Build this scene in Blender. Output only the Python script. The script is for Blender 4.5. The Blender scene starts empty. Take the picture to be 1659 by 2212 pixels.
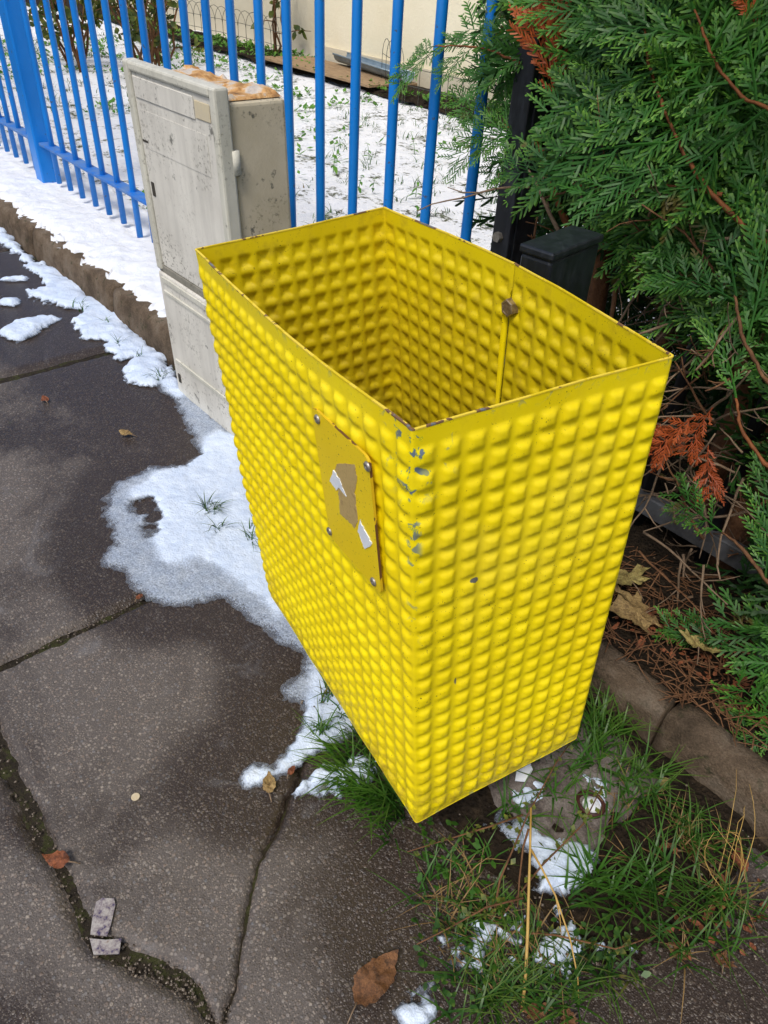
import bpy, bmesh, math, random
import numpy as np
from mathutils import Vector, Matrix

# ------------------------------------------------------------------ camera, world, sun, exposure
SC = bpy.context.scene
COL = SC.collection
# world axes: x runs along the fence, y from the street to the garden, z up
CAM_O = np.array([0.0, 0.0, 0.85])
CAM_R = np.array([0.644, 0.763, 0.049]); CAM_D = np.array([0.497, -0.369, -0.786])
CAM_R = CAM_R / np.linalg.norm(CAM_R)
CAM_D = CAM_D - CAM_R * (CAM_D @ CAM_R); CAM_D = CAM_D / np.linalg.norm(CAM_D)
CAM_F = np.cross(CAM_R, CAM_D)
FPX = 2999.12 / 1.8517            # focal length in pixels of a 1659 x 2212 view of the photo
cam_data = bpy.data.cameras.new('camera')
cam = bpy.data.objects.new('camera', cam_data)
COL.objects.link(cam)
cam_data.sensor_fit = 'VERTICAL'
cam_data.sensor_height = 24.0
cam_data.lens = 24.0 * 2999.12 / 4096
cam_data.clip_start = 0.02
cam_data.clip_end = 500
cam.matrix_world = Matrix(((CAM_R[0], -CAM_D[0], -CAM_F[0], CAM_O[0]),
                           (CAM_R[1], -CAM_D[1], -CAM_F[1], CAM_O[1]),
                           (CAM_R[2], -CAM_D[2], -CAM_F[2], CAM_O[2]), (0, 0, 0, 1)))
SC.camera = cam

SUN = Vector((0.24, -0.54, 0.9)).normalized()
w = bpy.data.worlds.new('World'); SC.world = w; w.use_nodes = True
nt = w.node_tree; nt.nodes.clear()
sky = nt.nodes.new('ShaderNodeTexSky'); sky.sky_type = 'NISHITA'; sky.sun_disc = False
sky.sun_elevation = math.asin(SUN.z); sky.sun_rotation = math.atan2(SUN.x, SUN.y)
sky.dust_density = 3.0; sky.ozone_density = 1.0
bg = nt.nodes.new('ShaderNodeBackground'); bg.inputs['Strength'].default_value = 0.105
wo = nt.nodes.new('ShaderNodeOutputWorld')
nt.links.new(sky.outputs[0], bg.inputs[0]); nt.links.new(bg.outputs[0], wo.inputs[0])
sd = bpy.data.lights.new('sun', 'SUN'); sd.energy = 1.5; sd.angle = math.radians(14); sd.color = (1.0, 0.95, 0.88)
so = bpy.data.objects.new('sun', sd); COL.objects.link(so)
so.rotation_euler = (-SUN).to_track_quat('-Z', 'Y').to_euler()
so.location = (0, -2, 4)
vs = SC.view_settings
vs.view_transform = 'Standard'; vs.look = 'None'; vs.gamma = 1.0; vs.use_curve_mapping = False
vs.exposure = 0.55

# ------------------------------------------------------------------ helpers
random.seed(7)
RNG = np.random.default_rng(11)
PI = math.pi

def ray(u, v):
    return CAM_R * ((u - 829.5) / FPX) + CAM_D * ((v - 1106.0) / FPX) + CAM_F
def G(u, v, z=0.0):                                   # where the sight line meets height z
    r = ray(u, v); return CAM_O + r * ((z - CAM_O[2]) / r[2])
def PC(u, v, c):                                      # where it meets the plane y = c
    r = ray(u, v); return CAM_O + r * (c / r[1])
def PN(u, v, p0, n):
    r = ray(u, v); return CAM_O + r * (((p0 - CAM_O) @ n) / (r @ n))
def view(P):
    q = np.asarray(P, float) - CAM_O; d = q @ CAM_F
    return 829.5 + FPX * (q @ CAM_R) / d, 1106 + FPX * (q @ CAM_D) / d

def hash2(ix, iy, seed):
    h = (ix.astype(np.int64) * 374761393 + iy.astype(np.int64) * 668265263 + seed * 1442695041) & 0xFFFFFFFF
    h = ((h ^ (h >> 13)) * 1274126177) & 0xFFFFFFFF
    return ((h ^ (h >> 16)) & 0xFFFF) / 65535.0
def vnoise(x, y, seed=0):
    x = np.asarray(x, float); y = np.asarray(y, float)
    ix = np.floor(x); iy = np.floor(y); fx = x - ix; fy = y - iy
    fx = fx * fx * (3 - 2 * fx); fy = fy * fy * (3 - 2 * fy)
    a = hash2(ix, iy, seed); b = hash2(ix + 1, iy, seed); c = hash2(ix, iy + 1, seed); d = hash2(ix + 1, iy + 1, seed)
    return (a * (1 - fx) + b * fx) * (1 - fy) + (c * (1 - fx) + d * fx) * fy
def fbm(x, y, seed=0, octv=4):
    t = 0; a = 0.5; s = 0
    for i in range(octv):
        t = t + a * vnoise(x * 2 ** i, y * 2 ** i, seed + i * 17); s += a; a *= 0.5
    return t / s
def sstep(a, b, x):
    t = np.clip((x - a) / (b - a), 0, 1); return t * t * (3 - 2 * t)
def unit(v):
    v = np.asarray(v, float); return v / (np.linalg.norm(v) + 1e-12)

def new_mesh(name, verts, faces, mats=(), smooth=False, attrs=None, mat_idx=None):
    me = bpy.data.meshes.new(name)
    me.from_pydata([tuple(map(float, v)) for v in verts], [], [tuple(map(int, f)) for f in faces])
    for m in mats: me.materials.append(m)
    if smooth: me.polygons.foreach_set('use_smooth', [True] * len(me.polygons))
    if mat_idx is not None: me.polygons.foreach_set('material_index', [int(i) for i in mat_idx])
    if attrs:
        for k, a in attrs.items():
            at = me.attributes.new(k, 'FLOAT', 'POINT'); at.data.foreach_set('value', [float(x) for x in a])
    me.update()
    return me
def link(name, me, parent=None, loc=(0, 0, 0)):
    o = bpy.data.objects.new(name, me); COL.objects.link(o); o.location = loc
    if parent: o.parent = parent
    return o
def tag(o, label=None, cat=None, group=None, kind=None):
    if label: o['label'] = label
    if cat: o['category'] = cat
    if group: o['group'] = group
    if kind: o['kind'] = kind
    return o
def empty(name, loc):
    o = bpy.data.objects.new(name, None); COL.objects.link(o); o.location = loc; o.empty_display_size = 0.05
    return o
def base(o):                                          # world location of an object in a chain of unrotated parents
    v = Vector((0, 0, 0))
    while o: v += o.location; o = o.parent
    return v
def part(name, verts, faces, mat, parent=None, smooth=False, attrs=None, mats=None, mat_idx=None):
    b = base(parent) if parent else Vector((0, 0, 0))
    vv = np.asarray(verts, float) - np.array(b)
    return link(name, new_mesh(name, vv, faces, mats or [mat], smooth, attrs, mat_idx), parent)

class MB:                                             # collects shapes, world coordinates
    def __init__(s): s.v = []; s.f = []
    def add(s, v, f):
        n = len(s.v); s.v += [tuple(map(float, p)) for p in v]; s.f += [tuple(i + n for i in q) for q in f]
    def tube(s, pts, r, n=6, cap=True):
        pts = [np.asarray(p, float) for p in pts]; rr = r if hasattr(r, '__len__') else [r] * len(pts)
        t0 = unit(pts[1] - pts[0]); ref = np.array([0, 0, 1.0]) if abs(t0[2]) < .9 else np.array([1.0, 0, 0])
        u = unit(np.cross(t0, ref)); V = []; F = []
        for i, p in enumerate(pts):
            t = unit(pts[min(i + 1, len(pts) - 1)] - pts[max(i - 1, 0)])
            u = unit(u - t * (u @ t)); w_ = np.cross(t, u)
            for k in range(n):
                a = 2 * PI * k / n; V.append(p + (u * math.cos(a) + w_ * math.sin(a)) * rr[i])
        for i in range(len(pts) - 1):
            for k in range(n):
                F.append((i * n + k, i * n + (k + 1) % n, (i + 1) * n + (k + 1) % n, (i + 1) * n + k))
        if cap:
            F.append(tuple(range(n))[::-1]); F.append(tuple((len(pts) - 1) * n + k for k in range(n)))
        s.add(V, F); return s
    def hexa(s, c8):                                  # 8 corners: bottom loop then top loop
        s.add(c8, [(3, 2, 1, 0), (4, 5, 6, 7), (0, 1, 5, 4), (1, 2, 6, 5), (2, 3, 7, 6), (3, 0, 4, 7)]); return s
    def box(s, x0, x1, y0, y1, z0, z1):
        return s.hexa([(x0, y0, z0), (x1, y0, z0), (x1, y1, z0), (x0, y1, z0), (x0, y0, z1), (x1, y0, z1), (x1, y1, z1), (x0, y1, z1)])
    def build(s, name, mat, parent=None, smooth=False, bevel=0, seg=2):
        b = base(parent) if parent else Vector((0, 0, 0))
        me = new_mesh(name, np.asarray(s.v) - np.array(b), s.f, [mat], smooth)
        if bevel:
            bm = bmesh.new(); bm.from_mesh(me)
            bmesh.ops.recalc_face_normals(bm, faces=bm.faces)
            bmesh.ops.bevel(bm, geom=list(bm.edges), offset=bevel, segments=seg, affect='EDGES', profile=0.5)
            bm.to_mesh(me); bm.free()
        return link(name, me, parent)

# ------------------------------------------------------------------ materials
class NM:
    def __init__(s, name, rough=0.6, spec=0.4):
        s.m = bpy.data.materials.new(name); s.m.use_nodes = True; s.t = s.m.node_tree
        s.b = s.t.nodes['Principled BSDF']; s.out = s.t.nodes['Material Output']
        s.b.inputs['Roughness'].default_value = rough; s.b.inputs['Specular IOR Level'].default_value = spec
        s._co = None
    def n(s, kind, **kw):
        x = s.t.nodes.new(kind)
        for k, v in kw.items(): setattr(x, k, v)
        return x
    def l(s, a, b): s.t.links.new(a, b)
    def co(s):
        if s._co is None: s._co = s.n('ShaderNodeTexCoord').outputs['Object']
        return s._co
    def pos(s): return s.n('ShaderNodeNewGeometry').outputs['Position']
    def noise(s, scale, detail=4, rough=.55, vec=None, stretch=None, dist=0.0):
        x = s.n('ShaderNodeTexNoise'); x.inputs['Scale'].default_value = scale; x.inputs['Detail'].default_value = detail
        x.inputs['Roughness'].default_value = rough; x.inputs['Distortion'].default_value = dist
        v = vec or s.pos()
        if stretch:
            mp = s.n('ShaderNodeMapping'); mp.inputs['Scale'].default_value = stretch; s.l(v, mp.inputs[0]); v = mp.outputs[0]
        s.l(v, x.inputs['Vector']); return x.outputs['Fac']
    def vor(s, scale, feature='F1', out='Distance', vec=None, rand=1.0):
        x = s.n('ShaderNodeTexVoronoi'); x.feature = feature; x.inputs['Scale'].default_value = scale
        x.inputs['Randomness'].default_value = rand
        s.l(vec or s.pos(), x.inputs['Vector']); return x.outputs[out]
    def ramp(s, fac, stops, interp='LINEAR'):
        x = s.n('ShaderNodeValToRGB'); x.color_ramp.interpolation = interp; e = x.color_ramp.elements
        while len(e) < len(stops): e.new(0.5)
        for i, (p, c) in enumerate(stops):
            e[i].position = p; c = c if hasattr(c, '__len__') else (c, c, c); e[i].color = (*c[:3], 1)
        s.l(fac, x.inputs[0]); return x.outputs[0]
    def mix(s, fac, a, b, mode='MIX'):
        x = s.n('ShaderNodeMix'); x.data_type = 'RGBA'; x.blend_type = mode
        for sock, val in ((x.inputs[0], fac), (x.inputs[6], a), (x.inputs[7], b)):
            if hasattr(val, 'is_output'): s.l(val, sock)
            elif hasattr(val, '__len__'): sock.default_value = (*val[:3], 1)
            else: sock.default_value = val
        return x.outputs[2]
    def math(s, op, a, b=0.0, clamp=False):
        x = s.n('ShaderNodeMath'); x.operation = op; x.use_clamp = clamp
        for i, v in enumerate((a, b)):
            if hasattr(v, 'is_output'): s.l(v, x.inputs[i])
            else: x.inputs[i].default_value = v
        return x.outputs[0]
    def attr(s, name):
        x = s.n('ShaderNodeAttribute'); x.attribute_name = name; return x.outputs['Fac']
    def col(s, c):
        if hasattr(c, 'is_output'): s.l(c, s.b.inputs['Base Color'])
        else: s.b.inputs['Base Color'].default_value = (*c, 1)
        return s
    def rgh(s, r): s.l(r, s.b.inputs['Roughness']); return s
    def bump(s, h, strength=0.3, dist=0.002):
        x = s.n('ShaderNodeBump'); x.inputs['Strength'].default_value = strength; x.inputs['Distance'].default_value = dist
        s.l(h, x.inputs['Height']); s.l(x.outputs[0], s.b.inputs['Normal']); return s

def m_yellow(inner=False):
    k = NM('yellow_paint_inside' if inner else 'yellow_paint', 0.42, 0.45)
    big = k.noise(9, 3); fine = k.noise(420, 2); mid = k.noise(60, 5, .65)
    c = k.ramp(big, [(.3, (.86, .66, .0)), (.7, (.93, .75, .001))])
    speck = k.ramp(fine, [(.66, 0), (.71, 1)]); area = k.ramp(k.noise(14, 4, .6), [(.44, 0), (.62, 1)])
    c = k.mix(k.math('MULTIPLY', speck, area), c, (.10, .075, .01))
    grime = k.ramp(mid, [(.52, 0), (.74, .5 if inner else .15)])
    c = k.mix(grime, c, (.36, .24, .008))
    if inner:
        dirt_shade = k.math('MULTIPLY', k.attr('depth'), k.ramp(k.noise(38, 6, .7), [(.22, 0), (.52, 1)]))
        c = k.mix(.36, c, (.38, .28, .008)); c = k.mix(k.math('MULTIPLY', dirt_shade, .9), c, (.075, .045, .010))  # dirt plus painted shade: inner walls duller overall and browner with depth
    else:
        chip = k.math('MULTIPLY', k.attr('wear'), k.ramp(k.noise(95, 4, .6, dist=.6), [(.585, 0), (.60, 1)]))
        halo = k.math('MULTIPLY', k.attr('wear'), k.ramp(k.noise(95, 4, .6, dist=.6), [(.565, 0), (.58, 1)]))
        c = k.mix(halo, c, (.45, .52, .02)); c = k.mix(chip, c, (.13, .17, .22))
        splash = k.math('MULTIPLY', k.ramp(k.attr('depth'), [(.80, 0), (1, 1)]), k.ramp(k.noise(70, 5, .7), [(.42, 0), (.66, .75)])); c = k.mix(splash, c, (.22, .13, .03))
        fade = k.ramp(k.noise(5, 4, .6), [(.55, 0), (.75, .35)]); c = k.mix(fade, c, (.86, .70, .06))
        pit = k.ramp(k.noise(30, 2, .5, dist=1.0), [(.775, 0), (.78, 1)])
        c = k.mix(pit, c, (.12, .12, .10))
    k.col(c); k.rgh(k.ramp(mid, [(.3, .36), (.8, .6)])); k.bump(k.noise(300, 3), .12, .0006)
    return k.m
def m_simple(name, c, rough=.6, c2=None, scale=30, bump=.15, bscale=150, bdist=.001, metal=0.0, stretch=None, spec=.4):
    k = NM(name, rough, spec)
    if c2 is None: k.col(c)
    else: k.col(k.ramp(k.noise(scale, 5, .6, stretch=stretch), [(.32, c), (.68, c2)]))
    k.b.inputs['Metallic'].default_value = metal
    if bump: k.bump(k.noise(bscale, 4), bump, bdist)
    return k.m

M = {}
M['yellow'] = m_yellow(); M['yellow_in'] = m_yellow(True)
k = NM('worn_rim', .55); nz = k.noise(28, 4, .65)
k.col(k.ramp(nz, [(.36, (.70, .52, .01)), (.44, (.8, .60, .05)), (.56, (.20, .11, .05)), (.62, (.17, .18, .18))], 'CONSTANT')); M['rim'] = k.m
k = NM('plate_paint', .45); c = k.ramp(k.noise(12, 3), [(.3, (.81, .585, .001)), (.7, (.88, .65, .002))])
c = k.mix(k.math('MULTIPLY', k.ramp(k.noise(420, 2), [(.66, 0), (.71, 1)]), .8), c, (.16, .09, .01)); k.col(c); k.bump(k.noise(90, 3), .08, .0006); M['plate'] = k.m
k = NM('plate_edge', .6); k.col(k.ramp(k.noise(24, 4), [(.46, (.62, .42, .01)), (.5, (.12, .05, .02))], 'CONSTANT')); M['plate_edge'] = k.m
k = NM('glue_residue', .5); k.col(k.ramp(k.noise(160, 5, .7), [(.35, (.42, .30, .11)), (.52, (.50, .36, .14)), (.7, (.30, .19, .07))])); M['residue'] = k.m
M['paper'] = m_simple('paper_scrap', (.68, .73, .80), .6, (.78, .81, .84), 60, .3, 120, .001)
M['steel'] = m_simple('rivet_steel', (.42, .40, .37), .42, (.25, .22, .18), 200, .2, 400, .0004, .7)
M['bolt'] = m_simple('bolt_steel', (.45, .36, .24), .38, (.22, .16, .10), 220, .3, 500, .0006, .75)
k = NM('blue_paint', .33, .5); c = k.ramp(k.noise(6, 3), [(.3, (.003, .165, .56)), (.7, (.005, .21, .68))])
c = k.mix(k.ramp(k.noise(70, 4, .6), [(.66, 0), (.70, .8)]), c, (.07, .06, .05)); c = k.mix(k.ramp(k.noise(12, 5, .7, stretch=(1, 1, .2)), [(.5, 0), (.75, .15)]), c, (.06, .16, .34)); k.col(c); k.bump(k.noise(120, 3), .1, .0006); M['blue'] = k.m
k = NM('blue_dusty', .5, .4); c = k.ramp(k.noise(25, 4), [(.35, (.01, .15, .55)), (.7, (.12, .22, .42))]); k.col(c); M['blue_dusty'] = k.m
k = NM('black_paint', .38, .5); c = k.ramp(k.noise(90, 5, .7, stretch=(1, 1, .25)), [(.45, (.009, .011, .015)), (.8, (.035, .04, .05))])
k.col(c); k.rgh(k.ramp(k.noise(40, 4), [(.3, .28), (.8, .5)])); k.bump(k.noise(200, 3), .08, .0005); M['black'] = k.m

def m_cabinet(name, a, b, dirt_amt, streak=True):
    k = NM(name, .62, .35)
    c = k.ramp(k.noise(10, 5, .6), [(.3, a), (.7, b)])
    if streak: c = k.mix(k.ramp(k.noise(45, 5, .65, stretch=(1, 1, .08)), [(.46, 0), (.75, .55)]), c, tuple(x * .74 for x in a))
    sp = k.ramp(k.noise(150, 4, .7), [(.54, 0), (.66, 1)]); ar = k.ramp(k.noise(9, 4, .6, dist=.5), [(.42, 0), (.62, dirt_amt)])
    c = k.mix(k.math('MULTIPLY', sp, ar), c, (.085, .075, .05))
    bl = k.ramp(k.noise(30, 5, .65), [(.63, 0), (.69, dirt_amt * .9)])
    c = k.mix(bl, c, (.10, .10, .085))
    k.col(c); k.bump(k.noise(140, 6, .7), .4, .0016); return k.m
M['cab_front'] = m_cabinet('cabinet_grey', (.60, .58, .52), (.73, .71, .64), .9)
M['cab_side'] = m_cabinet('cabinet_weathered', (.50, .44, .31), (.64, .57, .43), 1.0, False)
M['cab_trim'] = m_cabinet('cabinet_trim', (.54, .53, .45), (.64, .63, .55), .6)
k = NM('cabinet_top_rust', .8, .2); c = k.ramp(k.noise(22, 6, .65), [(.30, (.16, .10, .05)), (.42, (.40, .21, .08)), (.50, (.60, .36, .15)), (.57, (.58, .52, .44)), (.66, (.50, .46, .42)), (.74, (.30, .24, .17))])
k.col(c); k.bump(k.noise(60, 6, .7), .8, .006); M['cab_top'] = k.m
M['foam'] = m_simple('yellowed_label', (.62, .54, .36), .7, (.54, .48, .36), 60)
M['dark_gap'] = m_simple('dark_gap', (.05, .045, .036), .9)
M['groove'] = m_cabinet('cabinet_groove', (.20, .19, .155), (.30, .285, .24), .8)

def m_pavement():
    k = NM('wet_exposed_aggregate', .5, .45)
    P = k.pos()
    wob = k.noise(120, 2)
    cell = k.vor(210, 'F1', 'Color', P); dist = k.vor(210, 'F1', 'Distance', P)
    cell2 = k.vor(430, 'F1', 'Color', P); d2 = k.vor(430, 'F1', 'Distance', P)
    sep = k.n('ShaderNodeSeparateColor'); k.l(cell, sep.inputs[0]); sep2 = k.n('ShaderNodeSeparateColor'); k.l(cell2, sep2.inputs[0])
    damp = k.ramp(k.noise(2.0, 8, .70, dist=.6), [(.45, 0), (.58, 1)])
    matrix = k.ramp(k.noise(520, 4, .7), [(.30, (.022, .016, .013)), (.50, (.060, .047, .040)), (.70, (.13, .108, .094))])
    stone = k.ramp(sep.outputs[0], [(0, (.045, .035, .030)), (.25, (.11, .085, .07)), (.45, (.17, .125, .095)), (.62, (.22, .19, .17)), (.75, (.10, .105, .12)), (.88, (.22, .195, .17)), (1, (.31, .275, .235))])
    stone2 = k.ramp(sep2.outputs[1], [(0, (.035, .026, .022)), (.35, (.085, .068, .058)), (.6, (.15, .12, .10)), (.85, (.19, .165, .14)), (1, (.30, .26, .22))])
    m1 = k.math('MULTIPLY', k.ramp(dist, [(.28, 1), (.48, 0)]), k.ramp(sep.outputs[1], [(.34, 0), (.39, 1)]))
    m2 = k.math('MULTIPLY', k.ramp(d2, [(.30, 1), (.50, 0)]), k.ramp(sep2.outputs[0], [(.15, 0), (.2, 1)]))
    c = k.mix(m2, matrix, stone2); c = k.mix(m1, c, stone)
    c = k.mix(1.0, c, (1.05, 1.0, .95), 'MULTIPLY'); dry = k.mix(.26, c, (.19, .182, .175)); wet = k.mix(.66, c, (.020, .013, .009))
    dryf = k.math('MULTIPLY', damp, k.math('SUBTRACT', 1.0, k.attr('wet')), True)
    c = k.mix(dryf, wet, dry)
    film = k.ramp(k.noise(6, 6, .7, dist=1.2), [(.60, 0), (.74, .35)])
    c = k.mix(k.math('MULTIPLY', film, damp), c, (.25, .255, .275))
    stain = k.ramp(k.noise(4.3, 5, .7, dist=.6), [(.58, 0), (.70, .45)]); c = k.mix(stain, c, (.030, .021, .014))
    moss = k.ramp(k.noise(11, 5, .7), [(.68, 0), (.75, .5)]); c = k.mix(moss, c, (.045, .052, .012))
    k.col(c)
    k.rgh(k.ramp(dryf, [(0, .36), (1, .64)]))
    h = k.math('ADD', k.math('MULTIPLY', m1, 1.0), k.math('MULTIPLY', m2, .6))
    k.bump(k.math('ADD', h, k.noise(300, 3)), .5, .0012)
    return k.m
M['pave'] = m_pavement()
k = NM('joint_soil', .9, .2); c = k.ramp(k.noise(45, 6, .7), [(.3, (.012, .010, .007)), (.48, (.028, .022, .015)), (.60, (.036, .040, .012)), (.74, (.07, .06, .042))]); k.col(c); k.bump(k.noise(90, 5, .7), .9, .006); M['joint'] = k.m
k = NM('dark_earth', .95, .15); c = k.ramp(k.noise(70, 6, .72), [(.3, (.012, .009, .006)), (.55, (.034, .024, .015)), (.75, (.075, .052, .03))]); k.col(c); k.bump(k.math('ADD', k.noise(90, 6, .75), k.math('MULTIPLY', k.vor(160), .6)), 1.0, .012); M['earth'] = k.m
k = NM('footing_concrete', .85, .25); c = k.ramp(k.noise(40, 6, .7), [(.3, (.055, .045, .038)), (.48, (.12, .10, .088)), (.7, (.21, .19, .17))]); c = k.mix(.6, c, k.ramp(k.noise(420, 4, .75), [(.3, .12), (.7, .88)]), 'OVERLAY'); k.col(c); k.bump(k.noise(120, 5, .7), .6, .003); M['footing'] = k.m
k = NM('kerb_stone', .88, .2); c = k.ramp(k.noise(14, 6, .7), [(.3, (.075, .055, .036)), (.5, (.165, .12, .08)), (.62, (.23, .18, .13)), (.75, (.14, .118, .085))]); c = k.mix(k.ramp(k.noise(50, 4, .6), [(.58, 0), (.68, .7)]), c, (.045, .05, .022)); c = k.mix(.55, c, k.ramp(k.noise(380, 4, .75), [(.3, .15), (.7, .85)]), 'OVERLAY'); k.col(c); k.bump(k.math('ADD', k.noise(45, 8, .75), k.math('MULTIPLY', k.noise(320, 4, .7), .4)), 1.0, .012); M['kerb'] = k.m
def m_snow(name='snow', thin=True):
    k = NM(name, .55, .3)
    c = k.ramp(k.noise(40, 4), [(.3, (.52, .62, .78)), (.7, (.65, .74, .87))] if thin else [(.3, (.72, .76, .81)), (.7, (.82, .84, .87))]); k.col(c)
    k.bump(k.math('ADD', k.noise(330, 3, .5), k.math('MULTIPLY', k.noise(60, 4), 2.6)), .55, .0026)
    if thin:
        tr = k.n('ShaderNodeBsdfTransparent'); tr.inputs[0].default_value = (.86, .88, .92, 1); mx = k.n('ShaderNodeMixShader')
        g = k.math('SUBTRACT', k.math('MULTIPLY', k.attr('thick'), 1.9), k.math('MULTIPLY', k.noise(380, 3, .6), 1.05))
        fac = k.ramp(k.math('ADD', g, .35), [(.0, .12), (.85, 1)])
        k.l(fac, mx.inputs[0]); k.l(tr.outputs[0], mx.inputs[1]); k.l(k.b.outputs[0], mx.inputs[2]); k.l(mx.outputs[0], k.out.inputs[0])
    return k.m
M['snow'] = m_snow(); M['snow_solid'] = m_snow('snow_deep', False)
k = NM('snowy_lawn', .7, .25); n1 = k.noise(9, 5, .65); n2 = k.noise(60, 5, .7)
soil = k.ramp(n2, [(.35, (.05, .045, .02)), (.6, (.07, .10, .025)), (.75, (.16, .15, .07))])
cov = k.math('ADD', k.math('MULTIPLY', n1, .9), k.math('MULTIPLY', n2, .62)); snowc = k.ramp(k.noise(35, 4), [(.3, (.70, .73, .78)), (.7, (.82, .83, .85))])
k.col(k.mix(k.ramp(cov, [(.60, 0), (.70, 1)]), soil, snowc)); k.bump(k.noise(70, 5, .7), .7, .012); M['lawn'] = k.m
k = NM('render_cream', .9, .15); c = k.ramp(k.noise(3, 4), [(.3, (.78, .70, .50)), (.7, (.84, .77, .58))]); k.col(c); k.bump(k.noise(60, 5, .7), .6, .006); M['cream'] = k.m
k = NM('render_grey', .9, .15); c = k.ramp(k.noise(3, 5), [(.3, (.58, .52, .38)), (.7, (.66, .60, .46))]); k.col(c); k.bump(k.noise(60, 5, .7), .6, .006); M['greywall'] = k.m
M['wood'] = m_simple('old_board', (.20, .125, .065), .8, (.36, .25, .14), 14, .4, 60, .003, stretch=(1, 12, 12))
M['zinc'] = m_simple('zinc_gutter', (.18, .25, .30), .42, (.30, .37, .42), 12, .1, 80, .001, .45)
M['wire'] = m_simple('green_wire', (.035, .05, .045), .55, (.09, .08, .06), 50, 0)

def m_leaf(name, dark, lite, tip, rough=.5, trans=.12, brown=None):
    k = NM(name, rough, .35)
    c = k.ramp(k.noise(5.5, 3), [(.32, dark), (.68, lite)])
    c = k.mix(k.math('MULTIPLY', k.ramp(k.attr('tip'), [(.45, 0), (1, .85)]), k.ramp(k.noise(9, 2), [(.40, .15), (.62, 1)])), c, tip)
    if brown: c = k.mix(k.ramp(k.noise(16, 3), [(.66, 0), (.72, .75)]), c, brown)
    c = k.mix(.5, c, k.mix(k.noise(240, 2), (.25, .25, .25), (.8, .8, .8)), 'OVERLAY')
    k.col(c)
    tb = k.n('ShaderNodeBsdfTranslucent'); k.l(c, tb.inputs[0]); mx = k.n('ShaderNodeMixShader'); mx.inputs[0].default_value = trans
    k.l(k.b.outputs[0], mx.inputs[1]); k.l(tb.outputs[0], mx.inputs[2]); k.l(mx.outputs[0], k.out.inputs[0])
    return k.m
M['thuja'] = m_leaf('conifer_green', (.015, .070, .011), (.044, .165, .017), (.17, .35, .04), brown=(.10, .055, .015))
M['thuja_shaded'] = m_leaf('conifer_shaded', (.006, .028, .006), (.017, .065, .009), (.04, .12, .014), brown=(.13, .06, .02))  # same foliage in darker greens, the hedge's inner shade put into the colour
M['dead'] = m_leaf('conifer_dead', (.27, .050, .014), (.45, .10, .024), (.52, .15, .04))
M['grass'] = m_leaf('grass_green', (.014, .050, .007), (.045, .14, .013), (.13, .20, .03), .42, .2, brown=(.24, .15, .05))
M['deadgrass'] = m_leaf('grass_dead', (.16, .095, .035), (.28, .18, .07), (.38, .26, .11), .6, .15)
M['weed'] = m_leaf('weed_green', (.05, .16, .02), (.11, .27, .03), (.2, .32, .05), .5, .25)
M['shrub_leaf'] = m_leaf('shrub_leaf', (.03, .055, .012), (.10, .13, .02), (.28, .26, .03), .5, .25)
k = NM('bark', .85, .2); c = k.ramp(k.noise(70, 5, .7, stretch=(1, 1, .3)), [(.3, (.075, .035, .018)), (.6, (.17, .085, .04)), (.78, (.26, .15, .08))]); k.col(c); k.bump(k.noise(120, 5, .7), .7, .003); M['bark'] = k.m
k = NM('red_twig', .7, .25); c = k.ramp(k.noise(90, 4), [(.3, (.10, .035, .012)), (.7, (.26, .09, .028))]); k.col(c); M['twig'] = k.m
M['dry_twig'] = m_simple('dry_twig', (.13, .085, .05), .85, (.24, .17, .11), 80, 0)
M['trunk'] = m_simple('trunk_bark', (.10, .045, .02), .9, (.24, .11, .05), 60, .8, 90, .006, stretch=(1, 1, .2))
M['straw'] = m_simple('straw_stem', (.36, .22, .055), .6, (.50, .33, .09), 60, 0)
def m_dry(name, a, b, spot):
    k = NM(name, .6, .35); c = k.ramp(k.noise(60, 5, .65), [(.3, a), (.7, b)]); c = k.mix(k.ramp(k.noise(110, 6, .75), [(.48, 0), (.66, .95)]), c, spot); c = k.mix(.6, c, k.ramp(k.noise(420, 4, .7), [(.3, .2), (.7, .8)]), 'OVERLAY'); k.col(c); k.bump(k.noise(150, 6, .75), .9, .003); return k.m
M['leaf_brown'] = m_dry('leaf_brown', (.11, .048, .020), (.21, .095, .035), (.04, .02, .010))
M['leaf_red'] = m_dry('leaf_red_brown', (.18, .055, .022), (.27, .09, .035), (.07, .025, .015))
M['leaf_tan'] = m_dry('leaf_tan', (.25, .165, .065), (.35, .245, .10), (.12, .07, .03))
M['leaf_yellow'] = m_dry('leaf_yellow', (.27, .22, .07), (.38, .31, .11), (.14, .09, .03))
k = NM('printed_label_scrap', .55); c = k.ramp(k.noise(130, 4, .65), [(.36, (.04, .03, .09)), (.44, (.20, .17, .18)), (.6, (.38, .36, .34)), (.74, (.20, .14, .12))]); k.col(c); M['scrap'] = k.m
k = NM('grit_stone', .8, .3); k.col(k.ramp(k.noise(300, 2), [(.3, (.03, .024, .018)), (.5, (.11, .085, .065)), (.7, (.30, .26, .21))])); M['grit'] = k.m
M['disc'] = m_simple('pale_disc', (.55, .48, .34), .7, (.48, .40, .26), 200)
M['chalk'] = m_simple('cap_red', (.035, .009, .008), .5, (.065, .02, .015), 90)

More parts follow.
